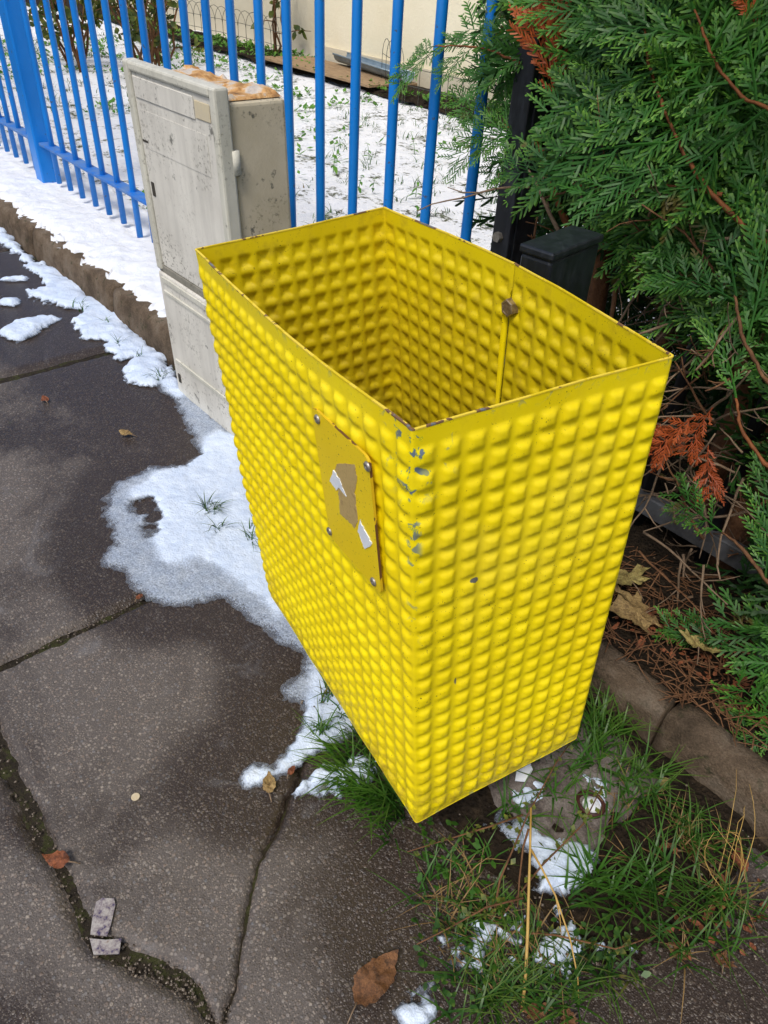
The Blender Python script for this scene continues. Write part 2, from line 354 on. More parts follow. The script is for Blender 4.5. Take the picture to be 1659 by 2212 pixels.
def sd_poly(X, Y, poly):
    P = np.array(poly)[:, :2]; inside = np.zeros(X.shape, bool); dm = np.full(X.shape, 1e9)
    for i in range(len(P)):
        a, b = P[i], P[(i + 1) % len(P)]; e = b - a
        t = np.clip(((X - a[0]) * e[0] + (Y - a[1]) * e[1]) / (e @ e + 1e-12), 0, 1)
        dm = np.minimum(dm, np.hypot(X - a[0] - t * e[0], Y - a[1] - t * e[1]))
        cond = (a[1] > Y) != (b[1] > Y)
        xi = a[0] + (Y - a[1]) / (b[1] - a[1] + 1e-12) * e[0]
        inside ^= cond & (X < xi)
    return np.where(inside, dm, -dm)
def contour_mesh(X, Y, Z, d, step):
    """grid mesh of the region d > 0 with its border vertices moved onto the contour d = 0"""
    gy, gx = np.gradient(d, step); g2 = np.maximum(gx * gx + gy * gy, .15)
    keep = d > 0; near = keep.copy()
    near[1:] |= keep[:-1]; near[:-1] |= keep[1:]; n2 = near.copy(); n2[:, 1:] |= near[:, :-1]; n2[:, :-1] |= near[:, 1:]
    out_ = n2 & ~keep
    mx_ = np.clip(-d * gx / g2, -step * 1.2, step * 1.2); my_ = np.clip(-d * gy / g2, -step * 1.2, step * 1.2)
    X = np.where(out_, X + mx_, X); Y = np.where(out_, Y + my_, Y)
    q = n2[:-1, :-1] & n2[:-1, 1:] & n2[1:, 1:] & n2[1:, :-1]
    q &= keep[:-1, :-1] | keep[:-1, 1:] | keep[1:, 1:] | keep[1:, :-1]
    idx = -np.ones(X.shape, int); idx[n2] = np.arange(n2.sum()); jj, ii = np.nonzero(q)
    F = np.stack([idx[jj, ii], idx[jj, ii + 1], idx[jj + 1, ii + 1], idx[jj + 1, ii]], 1)
    return np.stack([X[n2], Y[n2], Z[n2]], 1), F, n2

# ------------------------------------------------------------------ ground and pavement
def sheet(name, x0, x1, y0, y1, step, zf, mat, **kw):
    xs = np.arange(x0, x1 + step * .5, step); ys = np.arange(y0, y1 + step * .5, step)
    X, Y = np.meshgrid(xs, ys); Z = zf(X, Y)
    nx = len(xs); V = np.stack([X.ravel(), Y.ravel(), Z.ravel()], 1)
    F = [(j * nx + i, j * nx + i + 1, (j + 1) * nx + i + 1, (j + 1) * nx + i) for j in range(len(ys) - 1) for i in range(nx - 1)]
    return part(name, V, F, mat, smooth=True, **kw)
g = part('ground', [(-60, -60, -.05), (60, -60, -.05), (60, 60, -.05), (-60, 60, -.05)], [(0, 1, 2, 3)], M['earth'])
tag(g, 'dark bare ground under the pavement and garden', 'ground', kind='structure')
pv = sheet('pavement', -4.2, 1.6, -2.3, .71, .05, lambda X, Y: -.013 + .009 * fbm(X * 14, Y * 14, 3), M['joint'])
tag(pv, 'old wet pavement of aggregate concrete slabs with mossy joints', 'pavement', kind='structure')

def dist_line(X, Y, pts):
    dm = np.full(X.shape, 1e9)
    for a, b in zip(pts[:-1], pts[1:]):
        e = b - a; t = np.clip(((X - a[0]) * e[0] + (Y - a[1]) * e[1]) / (e @ e + 1e-12), 0, 1)
        dm = np.minimum(dm, np.hypot(X - a[0] - t * e[0], Y - a[1] - t * e[1]))
    return dm
WETS = [np.array([G(u, v)[:2] for u, v in q]) for q in ([(215, 1120), (255, 1043), (400, 1006), (432, 985), (372, 868), (330, 832), (372, 790), (500, 930), (640, 1100), (800, 1560), (660, 1640), (545, 1707), (518, 1665), (622, 1620), (612, 1480), (652, 1420), (520, 1322), (430, 1306), (330, 1308), (218, 1222)],
        [(0, 500), (100, 582), (245, 658), (370, 790), (385, 900), (300, 900), (200, 820), (60, 760), (0, 740)], [(640, 1440), (780, 1500), (860, 1760), (720, 1700), (600, 1560)], [(860, 1850), (1400, 1850), (1600, 2000), (1300, 2260), (900, 2260)])]
def slab(poly, seed, step=.014, chip=.006, crack=None):
    P = np.array([p[:2] for p in poly], float); lo, hi = P.min(0) - .02, P.max(0) + .02
    X, Y = np.meshgrid(np.arange(lo[0], hi[0], step), np.arange(lo[1], hi[1], step))
    amt = chip if crack is None else chip * sstep(.008, .05, dist_line(X, Y, crack))
    d = sd_poly(X, Y, P) - amt * 1.5 * fbm(X * 26, Y * 26, seed, 5) ** 1.5 - amt * 1.1 * (fbm(X * 90, Y * 90, seed + 31, 3) - .4) - amt * 3 * np.clip(fbm(X * 9, Y * 9, seed + 3, 3) - .62, 0, 1)
    rim = .010 if crack is None else .003 + .007 * sstep(.008, .05, dist_line(X, Y, crack))
    Z = 0 - .009 * (1 - sstep(-.002, 1, d / rim)) + .0012 * (fbm(X * 18, Y * 18, seed + 7, 3) - .5)
    V, F, sel = contour_mesh(X, Y, Z, d, step)
    ds = np.max([sd_poly(X[sel], Y[sel], q) for q in WETS], axis=0) + .09 * (fbm(X[sel] * 7, Y[sel] * 7, 88, 5) - .5)
    return part('slab', V, F, M['pave'], pv, True, {'wet': sstep(-.12, -.055, ds)})
ck = [np.array(G(*p)[:2]) for p in [(655, 1640), (640, 1700), (618, 1728), (606, 1770), (585, 1810), (552, 1870), (543, 1930), (530, 1990), (516, 2060), (512, 2110), (498, 2165), (470, 2215)]]
rk = random.Random(4); ck2 = []
for a, b in zip(ck[:-1], ck[1:]):
    n_ = max(2, int(np.linalg.norm(b - a) / .007))
    for t in range(n_): ck2.append(a + (b - a) * t / n_ + np.array([rk.uniform(-.0022, .0022), rk.uniform(-.0015, .0015)]))
ck2.append(ck[-1]); wk = [np.array([.0012 + .0016 * rk.random() + .002 * max(0, math.sin(i * .55)) ** 3, 0]) for i in range(len(ck2))]
slab([(-.8585, .68), (-.8585, .027), G(205, 2018)[:2], G(330, 2072)[:2], G(430, 2128)[:2]] + [c - w_ * .5 for c, w_ in zip(ck2[::-1], wk[::-1])] + [(ck[0][0] + .01, .56), (ck[0][0] + .01, .68)], 1, .0046, .006, ck2)
slab([c + w_ * .5 for c, w_ in zip(ck2, wk)] + [G(520, 2240)[:2], (-.27, -.74), (.62, -.74), (.62, .68), (ck[0][0] + .0115, .68), (ck[0][0] + .0115, .56)], 2, .0055, .006, ck2)
slab([(-1.30, .014), (-1.30, -.74), (-.282, -.74), G(510, 2250)[:2], G(420, 2146)[:2], G(316, 2096)[:2], G(214, 2048)[:2], G(186, 2006)[:2]], 3, .006)
for i, (x0, x1, y0, y1) in enumerate([(-1.68, -.8625, .03, .68), (-2.50, -1.70, .03, .68), (-3.32, -2.512, .03, .68), (-4.1, -3.33, .03, .68), (-2.12, -1.312, -.74, .004), (-2.95, -2.13, -.74, .004),
                                      (-3.8, -2.96, -.74, .004), (.632, 1.5, -.74, .68), (-.6, .2, -1.5, -.755), (-1.42, -.612, -1.5, -.755), (.212, 1.03, -1.5, -.755), (-2.24, -1.43, -1.5, -.755), (-1.0, -.19, -2.26, -1.515), (-.18, .63, -2.26, -1.515), (-1.82, -1.01, -2.26, -1.515)]):
    slab([(x0, y0), (x1, y0), (x1, y1), (x0, y1)], 20 + i, .006 if i == 0 else .016, .003)

kb = empty('kerb', (-1, .72, 0)); tag(kb, 'low weathered stone kerb between the pavement and the fence strip', 'kerb', kind='structure')
def kerb_stone(x0, x1, seed, hk=1.0):
    nx = max(4, int((x1 - x0) / .02)); prof = [(.690, -.03), (.688, .0), (.690, .035), (.696, .056), (.706, .063), (.735, .064), (.757, .061), (.764, .05), (.766, 0.0), (.766, -.03)]
    V = []; F = []; m = len(prof)
    for i in range(nx + 1):
        x = x0 + (x1 - x0) * i / nx; e = .004 if i in (0, nx) else 0
        for j, (y, z) in enumerate(prof):
            nse = fbm(np.array([x * 14 + j * 3.1]), np.array([z * 30 + seed]), seed, 3)[0] - .5
            z = z * hk if z > 0 else z; y = y if hk > 1.2 else .69 + (y - .69) * .70
            V.append((x + (.001 if i == 0 else 0), y + (e if j < 4 else (-e if j > 6 else 0)) + nse * .010, z - (e if z > .03 else 0) + (nse * .008 if z > .03 else 0)))
    for i in range(nx):
        for j in range(m - 1): F.append((i * m + j, (i + 1) * m + j, (i + 1) * m + j + 1, i * m + j + 1))
    F.append(tuple(range(m))); F.append(tuple(nx * m + j for j in range(m))[::-1])
    part('kerb_stone', V, F, M['kerb'], kb, True)
for i, (a, b) in enumerate([(-6.0, -5.1), (-5.09, -4.2), (-4.19, -3.3), (-3.29, -2.42), (-2.41, -1.86), (-1.853, -1.437), (-1.095, -.62), (-.612, -.205), (-.20, .45), (.457, 1.3)]): kerb_stone(a, b, 40 + i, 1.30 if b < -1.2 else 1.05)

lawn = sheet('garden_lawn', -9, 3.2, .768, 4.4, .045, lambda X, Y: .046 + .03 * (fbm(X * 5, Y * 5, 9) - .5) + .012 * (fbm(X * 22, Y * 22, 12, 3) - .5), M['lawn'])
tag(lawn, 'snow covered garden lawn behind the blue fence', 'lawn', kind='structure')
bed = sheet('hedge_bed', -.80, 1.8, .742, 1.75, .02, lambda X, Y: .060 + .022 * (fbm(X * 16, Y * 16, 31) - .5) - .03 * sstep(-.70, -.80, X) + .02 * sstep(.77, .9, Y), M['earth'])
tag(bed, 'dark earth full of needles under the conifer hedge', 'soil', kind='structure')
wbed = sheet('wall_bed', -9, 3.0, 3.22, 3.62, .05, lambda X, Y: .062 + .05 * (fbm(X * 9, Y * 9, 77) - .5) + .02 * np.sin((Y - 3.22) / .4 * PI), M['earth'])
tag(wbed, 'strip of dark mossy earth along the foot of the house wall', 'soil', kind='structure')
def earth_mask(X, Y):
    e = sstep(.36, .45, Y + .05 * (fbm(X * 8, Y * 8, 51) - .5)) * sstep(-.56, -.40, X + .08 * (fbm(X * 10, Y * 10, 57) - .5)) * sstep(.02, -.10, X + .12 * (fbm(X * 9, Y * 9, 59) - .5))
    return e
em = sheet('earth_patch', -.62, .40, .30, .688, .008, lambda X, Y: -.012 + .024 * earth_mask(X, Y) + .020 * (fbm(X * 45, Y * 45, 61) - .45) * earth_mask(X, Y), M['earth'])
tag(em, 'patch of bare damp soil round the foot of the bin', 'soil', kind='structure')

# ------------------------------------------------------------------ snow
def snow_patch(name, polys, core, step, hmax, label, seed, rag=.012, z0=.0015, holes=(), soft=.030, full=.45, zf=None, lump=1.0, mat='snow'):
    allp = np.array([q[:2] for p in polys for q in p]); x0, y0 = allp.min(0) - .03; x1, y1 = allp.max(0) + .03
    xs = np.arange(x0, x1, step); ys = np.arange(y0, y1, step); X, Y = np.meshgrid(xs, ys)
    d = np.max([sd_poly(X, Y, p) for p in polys], axis=0)
    for h in holes: d = np.minimum(d, -sd_poly(X, Y, h))
    d = d + rag * 2 * (fbm(X * 35, Y * 35, seed, 4) - .5) + rag * (fbm(X * 140, Y * 140, seed + 3, 2) - .5)
    if core: cdist = np.max([sd_poly(X, Y, p) for p in core], axis=0); th = np.clip(full * sstep(-.004, .02, d) + (1 - full) * sstep(-.03, .02, cdist + .03 * (fbm(X * 22, Y * 22, seed + 8) - .5)) * sstep(0, .012, d), 0, 1)
    else: th = sstep(-.002, soft, d) * (1 - full) + full * sstep(-.002, .006, d)
    Z = z0 + hmax * np.sqrt(np.clip(th, 0, 1)) * sstep(0, .012, d) * (.55 + .75 * lump * fbm(X * 26, Y * 26, seed + 5, 4)) + .0018 * fbm(X * 160, Y * 160, seed + 9, 2)
    if zf is not None: Z = Z + zf(X, Y)
    V, F, sel = contour_mesh(X, Y, Z, d, step)
    o = part(name, V, F, M[mat], smooth=True, attrs={'thick': th[sel]})
    return tag(o, label, 'snow', kind='stuff')
def gp(l, z=0.0): return [G(u, v, z) for u, v in l]
snow_patch('snow', [gp([(215, 1120), (230, 1075), (255, 1043), (320, 1012), (400, 1006), (432, 985), (400, 915), (372, 868), (330, 832), (352, 800), (372, 790), (400, 850), (500, 930), (600, 960), (640, 1100), (700, 1300), (760, 1450), (800, 1560), (740, 1600), (660, 1640), (625, 1680), (575, 1697), (545, 1707), (520, 1690), (518, 1665), (545, 1650), (590, 1656), (622, 1620), (640, 1560), (652, 1530), (618, 1512), (612, 1480), (648, 1450), (652, 1420), (620, 1398), (570, 1370), (520, 1322), (480, 1300), (430, 1306), (380, 1318), (330, 1308), (290, 1278), (258, 1240), (218, 1222), (240, 1180), (228, 1132)])],
           [gp([(300, 1060), (400, 1020), (470, 950), (600, 980), (700, 1300), (610, 1320), (520, 1230), (440, 1200), (370, 1210), (340, 1130)]), gp([(650, 1590), (700, 1500), (700, 1400), (800, 1560), (740, 1600), (640, 1660), (560, 1695), (530, 1680), (600, 1665)]), gp([(372, 800), (345, 806), (385, 860), (400, 850)])],
           .0032, .008, 'melting patch of snow beside the left face of the yellow bin', 101, holes=[gp([(292, 1098), (304, 1080), (322, 1077), (342, 1086), (334, 1100), (347, 1122), (330, 1132), (318, 1112), (302, 1110)]), gp([(318, 1140), (336, 1136), (340, 1152), (326, 1156)])], full=.30)
snow_patch('snow', [gp([(0, 498), (30, 518), (60, 556), (100, 580), (140, 586), (178, 622), (205, 648), (245, 658), (275, 700), (305, 735), (345, 760), (368, 785), (360, 822), (330, 835), (282, 828), (266, 802), (300, 772), (262, 782), (238, 770), (225, 736), (178, 736), (163, 700), (175, 672), (120, 664), (60, 646), (52, 630), (100, 628), (85, 602), (58, 588), (48, 562), (22, 542), (-10, 520)])], None,
           .0055, .012, 'lumpy ridge of snow lying along the foot of the kerb', 131, rag=.022, soft=.03, full=.5, lump=1.5)
snow_patch('snow', [gp([(0, 716), (40, 696), (90, 688), (135, 688), (112, 706), (62, 733), (35, 742), (2, 728)])], None, .005, .014, 'small lone heap of snow on the pavement left of the cabinet', 141, full=.5, lump=1.3)
snow_patch('snow', [gp([(0, 652), (20, 650), (48, 652), (30, 664), (0, 662)]), gp([(2, 606), (60, 601), (62, 610), (20, 612)])], None, .006, .015, 'thin streaks of snow on the pavement at the left edge', 143, full=.5)
snow_patch('snow', [gp([(650, 1692), (665, 1665), (705, 1655), (765, 1650), (792, 1678), (762, 1716), (705, 1722), (668, 1712)], .012)], None, .0032, .014, 'small patch of snow among grass left of the bin corner', 151, rag=.035, z0=.012, full=.3, lump=1.4)
snow_patch('snow', [gp([(1062, 1800), (1100, 1752), (1150, 1768), (1205, 1798), (1292, 1826), (1282, 1868), (1232, 1922), (1165, 1950), (1142, 1925), (1140, 1862), (1100, 1830)], .01)], [gp([(1145, 1830), (1210, 1815), (1285, 1832), (1235, 1915), (1165, 1940)], .01)], .003, .013, 'bright patch of snow on the footing in front of the bin', 161, rag=.020, z0=.010, full=.3)
snow_patch('snow', [gp([(1100, 1700), (1140, 1690), (1185, 1705), (1190, 1745), (1150, 1765), (1110, 1760)], .012), gp([(1268, 1690), (1300, 1700), (1330, 1760), (1290, 1770), (1262, 1740)], .012)], None, .003, .006, 'thin slush lying on the concrete footing below the bin', 171, rag=.03, z0=.014, full=.15)
snow_patch('snow', [gp([(1008, 2045), (1050, 1990), (1090, 1965), (1115, 1992), (1092, 2022), (1040, 2060), (1028, 2085), (1015, 2078)], .008)], None, .003, .012, 'ragged patch of snow among weeds left of the straw stem', 181, rag=.034, z0=.006, full=.25, soft=.02)
snow_patch('snow', [gp([(1110, 2070), (1180, 2012), (1235, 1996), (1262, 2012), (1250, 2050), (1190, 2090), (1130, 2095)], .008), gp([(1290, 2030), (1330, 2040), (1350, 2080), (1330, 2100), (1305, 2070)], .008)], None, .003, .011, 'broken bits of snow among weeds right of the straw stem', 191, rag=.05, z0=.006, full=.2, soft=.02)
snow_patch('snow', [gp([(884, 2122), (930, 2098), (952, 2150), (940, 2230), (850, 2240), (858, 2192), (902, 2165)])], None, .003, .012, 'slushy snow beside the brown leaf at the bottom edge', 201, rag=.024, full=.25)
strip_z = lambda X, Y: .073 + .012 * fbm(X * 6, Y * 6, 5) - .012 * sstep(.80, 1.0, Y) - .018 * sstep(-1.42, -1.25, X)
snow_patch('snow', [[(-6.5, .728), (-1.42, .722), (-1.38, .76), (-1.12, .80), (-.83, .80), (-.80, 1.02), (-2.0, 1.06), (-4.0, 1.05), (-6.5, 1.1)]], None, .008, .024, 'deep clean snow on the strip under the blue fence', 211, rag=.030, z0=.0, soft=.05, full=.6, zf=strip_z, mat='snow_solid', lump=.9)

# ------------------------------------------------------------------ house wall in the garden
hs = empty('house_wall', (-3, 3.62, 0)); tag(hs, 'cream rendered house wall at the back of the snowy garden', 'wall')
MB().box(-4.93, 4.0, 3.60, 3.9, -.03, 3.2).build('wall', M['cream'], hs)
o = MB().box(-9.5, -4.932, 3.72, 3.95, -.03, 3.2).build('wall', M['greywall'], hs); o['label'] = 'greyer recessed stretch of the wall'
MB().box(-4.928, 4.0, 3.585, 3.598, -.03, .17).build('plinth', M['greywall'], hs)

# ------------------------------------------------------------------ blue fence
FC = .914
fn = empty('garden_fence', (-2, FC, .06)); tag(fn, 'blue painted steel fence of round bars along the garden', 'fence')
S0, SP = -2.727, .0990
bar_me = None
for kk in list(range(-24, -1)) + list(range(0, 20)):
    x = S0 + SP * kk
    if bar_me is None:
        b = MB().tube([(0, 0, .108), (0, 0, .3), (0, 0, .7), (0, 0, 1.32)], .0088, 12); b.add(*(lambda p: (p.v, p.f))(MB().tube([(0, 0, 1.321), (0, 0, 1.335)], [.0088, .004], 12)))
        bar_me = new_mesh('bar', np.array(b.v) - np.array([0, 0, .06]), b.f, [M['blue']], True)
    o = link('bar', bar_me, fn, (x + 2 + random.uniform(-.002, .002), random.uniform(-.001, .001), 0 if kk != 6 else -.045))
    o.rotation_euler = (random.uniform(-.004, .004), random.uniform(-.004, .004), 0)
px_post = S0 - SP * .97
for x in (px_post, px_post - SP * 24.2):
    MB().box(x - .031, x + .031, FC - .031, FC + .031, .045, 1.36).build('post', M['blue'], fn, bevel=.005, seg=2)
MB().box(-5.1, px_post - .032, FC - .019, FC + .019, .214, .223).build('rail', M['blue_dusty'], fn, bevel=.0015, seg=1)
MB().box(px_post + .032, -.79, FC - .019, FC + .019, .214, .223).build('rail', M['blue_dusty'], fn, bevel=.0015, seg=1)
MB().box(px_post + .032, -.79, FC - .019, FC + .019, 1.20, 1.209).build('rail', M['blue'], fn, bevel=.0015, seg=1)
MB().box(-5.1, px_post - .032, FC - .019, FC + .019, 1.20, 1.209).build('rail', M['blue'], fn, bevel=.0015, seg=1)

# black fence inside the hedge
bf = empty('black_fence', (-.74, FC, .05)); tag(bf, 'black steel fence end post with bolts, half swallowed by the hedge', 'fence post')
MB().box(-.772, -.738, FC - .022, FC - .012, .03, 1.35).build('upright', M['black'], bf, bevel=.001, seg=1)
MB().box(-.742, -.736, FC - .011, FC + .035, .03, 1.35).build('upright', M['black'], bf, bevel=.001, seg=1)
for zz in (.485, .20, .90):
    MB().tube([(-.757, FC - .021, zz), (-.757, FC - .030, zz)], .0075, 6).build('bolt', M['steel'], bf)
for xx in (-.45, -.33, .05): MB().tube([(xx, .985, .03), (xx, .985, 1.3)], .011, 8).build('bar', M['black'], bf, True)
MB().box(-.735, .6, .965, .985, .115, .150).build('rail', m_simple('grey_rail', (.035, .032, .03), .7, (.13, .135, .145), 22, .5, 80, .003), bf, bevel=.002, seg=1)

# ------------------------------------------------------------------ utility cabinet
cb = empty('utility_cabinet', (-1.26, .68, 0)); tag(cb, 'weathered grey utility cabinet with an orange crumbled top, in front of the fence', 'cabinet')
TH = .648
def lean(x, y, z):                                    # the cabinet leans a little towards the street
    f = z / TH; return (x - .004 * f, y - .020 * f, z)
def cbox(x0, x1, y0, y1, z0, z1, name, mat, bev, seg=2, parent=None):
    c8 = [lean(x, y, z) for z in (z0, z1) for x, y in ((x0, y0), (x1, y0), (x1, y1), (x0, y1))]
    return MB().hexa(c8).build(name, mat, parent or cb, bevel=bev, seg=seg)
XL, XR = -1.412, -1.104
cbox(XL + .010, XR - .008, .668, .772, -.01, TH - .022, 'body', M['cab_side'], .007, 3)
# broken, pitted top
nx, ny = 46, 18; V = []; F = []
for j in range(ny + 1):
    for i in range(nx + 1):
        x = XL + .014 + (XR - XL - .026) * i / nx; y = .672 + .097 * j / ny
        e = min(i, nx - i, j, ny - j); n_ = fbm(np.array([x * 26]), np.array([y * 26]), 3, 5)[0]; st = 1.0 if fbm(np.array([x * 13 + 3]), np.array([y * 13]), 8, 3)[0] > .5 else 0.0
        z = TH - .021 + (0 if e == 0 else .001 + .012 * n_ * st + .003 * n_)
        V.append(lean(x, y, z))
for j in range(ny):
    for i in range(nx): a = j * (nx + 1) + i; F.append((a, a + 1, a + nx + 2, a + nx + 1))
part('top', V, F, M['cab_top'], cb, False)
# front frame around two door panels
cbox(XL, XL + .020, .640, .666, .285, TH, 'frame_side', M['cab_trim'], .004)
cbox(XR - .018, XR, .640, .666, .285, TH, 'frame_side', M['cab_trim'], .004)
cbox(XL + .0202, XR - .0182, .6403, .666, TH - .016, TH - .0004, 'frame_top', M['cab_trim'], .004)
cbox(XL + .0206, XR - .0186, .6455, .6655, .296, TH - .0166, 'door', M['cab_front'], .002)
door = cb.children[-1]
def dbox(x0, x1, y0, y1, z0, z1, name, mat, bev=.001):
    c8 = [lean(x, y, z) for z in (z0, z1) for x, y in ((x0, y0), (x1, y0), (x1, y1), (x0, y1))]
    return MB().hexa(c8).build(name, mat, door, bevel=bev, seg=1)
dbox(XL + .026, XR - .075, .6433, .6452, TH - .055, TH - .022, 'label_strip', M['cab_front'])
dbox(XR - .072, XR - .026, .6437, .6452, TH - .052, TH - .026, 'label_strip', M['foam'])
dbox(XL + .040, XR - .045, .6447, .6453, TH - .135, TH - .072, 'raised_field', M['cab_front'], .0004)
dbox(XL + .030, XL + .041, .6440, .6452, .430, .455, 'lock', M['dark_gap'])
dbox(XL + .024, XL + .046, .6444, .6452, .522, .526, 'slot', M['dark_gap'], .0003)
cbox(XL + .006, XR - .004, .6440, .666, .2808, .2950, 'gap', M['groove'], .001)
cbox(XL + .002, XR - .002, .6405, .666, -.01, .2800, 'lower_cover', M['cab_front'], .004)
lc = cb.children[-1]
for (x0, x1, z0, z1) in [(XL + .020, XR - .02, .262, .274), (XL + .020, XR - .02, .238, .246), (XL + .020, XR - .02, .082, .092)]:
    c8 = [lean(x, y, z) for z in (z0, z1) for x, y in ((x0, .6375), (x1, .6375), (x1, .6408), (x0, .6408))]
    MB().hexa(c8).build('rib', M['cab_trim'], lc, bevel=.001, seg=1)
c8 = [lean(x, y, z) for z in (.035, .055) for x, y in ((XL + .018, .6385), (XL + .027, .6385), (XL + .027, .6408), (XL + .018, .6408))]
MB().hexa(c8).build('keyhole', M['dark_gap'], lc)
MB().tube([lean(XR - .004, .668, .525), lean(XR - .004, .668, .560)], .008, 10).build('hinge', M['cab_trim'], cb, True)
MB().box(XL + .03, XR - .03, .6395, .6400, -.012, .004).build('foot', M['joint'], cb)

# ------------------------------------------------------------------ yellow litter bin
BC = dict(D=(-.297, .290, .593), C=(-.247, .513, .603), A=(-.709, .360, .577), B=(-.670, .583, .596), D2=(-.278, .327, .098), C2=(-.234, .544, .109), A2=(-.678, .406, .078), B2=(-.637, .625, .093))
BC = {a: np.array(b) for a, b in BC.items()}
bn = empty('litter_bin', (-.46, .45, .09)); tag(bn, 'tall rectangular yellow litter bin of dimpled sheet metal, open at the top', 'litter bin')
PITCH = .0206; NS = 10
rows_v = [0.0, .006, .011]; L0 = .497
nrow = int((L0 - .022) / PITCH)
for r in range(nrow * NS + 1): rows_v.append(.0135 + r * PITCH / NS)
rows_v += [rows_v[-1] + .003, L0 - .0025, L0]
vv = np.array(rows_v) / L0
def dimple(cu, cv, seed):
    iu = np.floor(cu); iv = np.floor(cv); a = np.abs(cu - iu - .5); b = np.abs(cv - iv - .5)
    amp = .0031 * (.78 + .34 * hash2(iu, iv, seed)) * (.82 + .36 * fbm(cu * .23, cv * .23, seed + 40, 3))
    r = .40
    m8 = (a ** 12 + b ** 12) ** (1 / 12.0)                # rounded square
    h = np.clip((r - m8) / r, 0, 1)                   # pressed square with a low, slightly domed top
    return amp * np.where(h > .50, 1.0 + (h - .50) * .36, h / .50)
def face_cols(P0, P1, Q0, Q1, ncol, bow, off, seed, u0=0.0, u1=1.0):
    """columns of points running down the face from (P0,P1) at the top to (Q0,Q1) at the bottom"""
    n0 = -unit(np.cross(P1 - P0, Q0 - P0)); W_ = np.linalg.norm(P1 - P0); out = []; rad = .0035 / W_
    us = [u for u in np.linspace(rad, 1 - rad, ncol * NS + 1) if u0 - 1e-9 <= u <= u1 + 1e-9]
    if not us or us[0] > u0 + 1e-6 and u0 > 0: us = [u0] + us
    if us[-1] < u1 - 1e-6 and u1 < 1: us = us + [u1]
    for u in us:
        top = P0 + (P1 - P0) * u; bot = Q0 + (Q1 - Q0) * u
        p = top[None, :] * (1 - vv[:, None]) + bot[None, :] * vv[:, None]
        cv = (vv * L0 - .0135) / PITCH; cu = np.full_like(cv, u * ncol + off)
        inr = (cv >= 0) & (cv < nrow)
        edge = min(1.0, min(u, 1 - u) * W_ / .006)
        if seed == 5: edge *= min(1.0, abs(u - (1 - US)) * W_ / .007)
        h = np.where(inr, dimple(cu, cv, seed), 0) * edge
        bw = bow * math.sin(PI * min(max(u, 0), 1)) ** 1.3 * (1 - vv) ** 1.2
        wob = .0060 * (fbm(np.full_like(vv, u * W_ * 7), vv * L0 * 7, seed + 4, 3) - .5) * edge
        out.append((p + n0[None, :] * (h + bw + wob)[:, None], u))
    return out, n0
US = .505                                              # the split in the back wall
cols = []; meta = []
def add_cols(cl, fid):
    for p, u in cl: cols.append(p); meta.append((fid, u))
def fold(Pc, Qc):                                     # rounded fold between two faces
    pass
seq = [('B', 'C', 9, 20, .017, US, 1.0), ('C', 'D', None, None, None, None, None)]
f_bc2, n_bc = face_cols(BC['C'], BC['B'], BC['C2'], BC['B2'], 20, .017, .0, 5, 0.0, 1 - US)
f_bc1, _ = face_cols(BC['C'], BC['B'], BC['C2'], BC['B2'], 20, .017, .0, 5, 1 - US, 1.0)
f_ba, _ = face_cols(BC['B'], BC['A'], BC['B2'], BC['A2'], 11, -.003, .0, 6)
f_ad, n_ad = face_cols(BC['A'], BC['D'], BC['A2'], BC['D2'], 20, .005, .0, 7)
f_dc, n_dc = face_cols(BC['D'], BC['C'], BC['D2'], BC['C2'], 11, .0, .0, 8)
def corner(a, b, prev, nxt):
    Pc, Qc = BC[a], BC[b]; mid = Pc[None, :] * (1 - vv[:, None]) + Qc[None, :] * vv[:, None]
    res = []
    for t in (.25, .5, .75): res.append((prev * (1 - t) ** 2 + mid * 2 * t * (1 - t) + nxt * t * t, None))
    return res
# the split opens a few millimetres near the top
slit = .0062 * sstep(.05, .10, vv) * (1 - sstep(.16, .60, vv)) + .0014 * sstep(.05, .06, vv) * (1 - sstep(.60, .64, vv))
dirBC = unit(BC['B'] - BC['C'])
p_, u_ = f_bc1[0]; f_bc1[0] = (p_ + dirBC[None, :] * slit[:, None] - n_bc[None, :] * (slit * .55)[:, None], u_)
p_, u_ = f_bc1[1]; f_bc1[1] = (p_ + dirBC[None, :] * (slit * .6)[:, None] - n_bc[None, :] * (slit * .3)[:, None], u_)
add_cols(f_bc1, 0); add_cols(corner('B', 'B2', f_bc1[-1][0], f_ba[0][0]), 'c')
add_cols(f_ba, 1); add_cols(corner('A', 'A2', f_ba[-1][0], f_ad[0][0]), 'c')
add_cols(f_ad, 2); add_cols(corner('D', 'D2', f_ad[-1][0], f_dc[0][0]), 'd')
add_cols(f_dc, 3); add_cols(corner('C', 'C2', f_dc[-1][0], f_bc2[0][0]), 'c')
add_cols(f_bc2, 0)
grid = np.array(cols); nc, nr = grid.shape[:2]
du = np.zeros_like(grid); du[1:-1] = grid[2:] - grid[:-2]; du[0] = grid[1] - grid[0]; du[-1] = grid[-1] - grid[-2]
dv = np.zeros_like(grid); dv[:, 1:-1] = grid[:, 2:] - grid[:, :-2]; dv[:, 0] = grid[:, 1] - grid[:, 0]; dv[:, -1] = grid[:, -1] - grid[:, -2]
nrm = np.cross(du, dv); nrm /= np.linalg.norm(nrm, axis=2)[:, :, None] + 1e-12
cen = grid.mean((0, 1))
if ((grid - cen) * nrm).sum() < 0: nrm = -nrm
inner = grid - nrm * .0013
V = np.concatenate([grid.reshape(-1, 3), inner.reshape(-1, 3)]); N1 = nc * nr
ii, jj = np.meshgrid(np.arange(nc - 1), np.arange(nr - 1), indexing='ij'); ii = ii.ravel(); jj = jj.ravel()
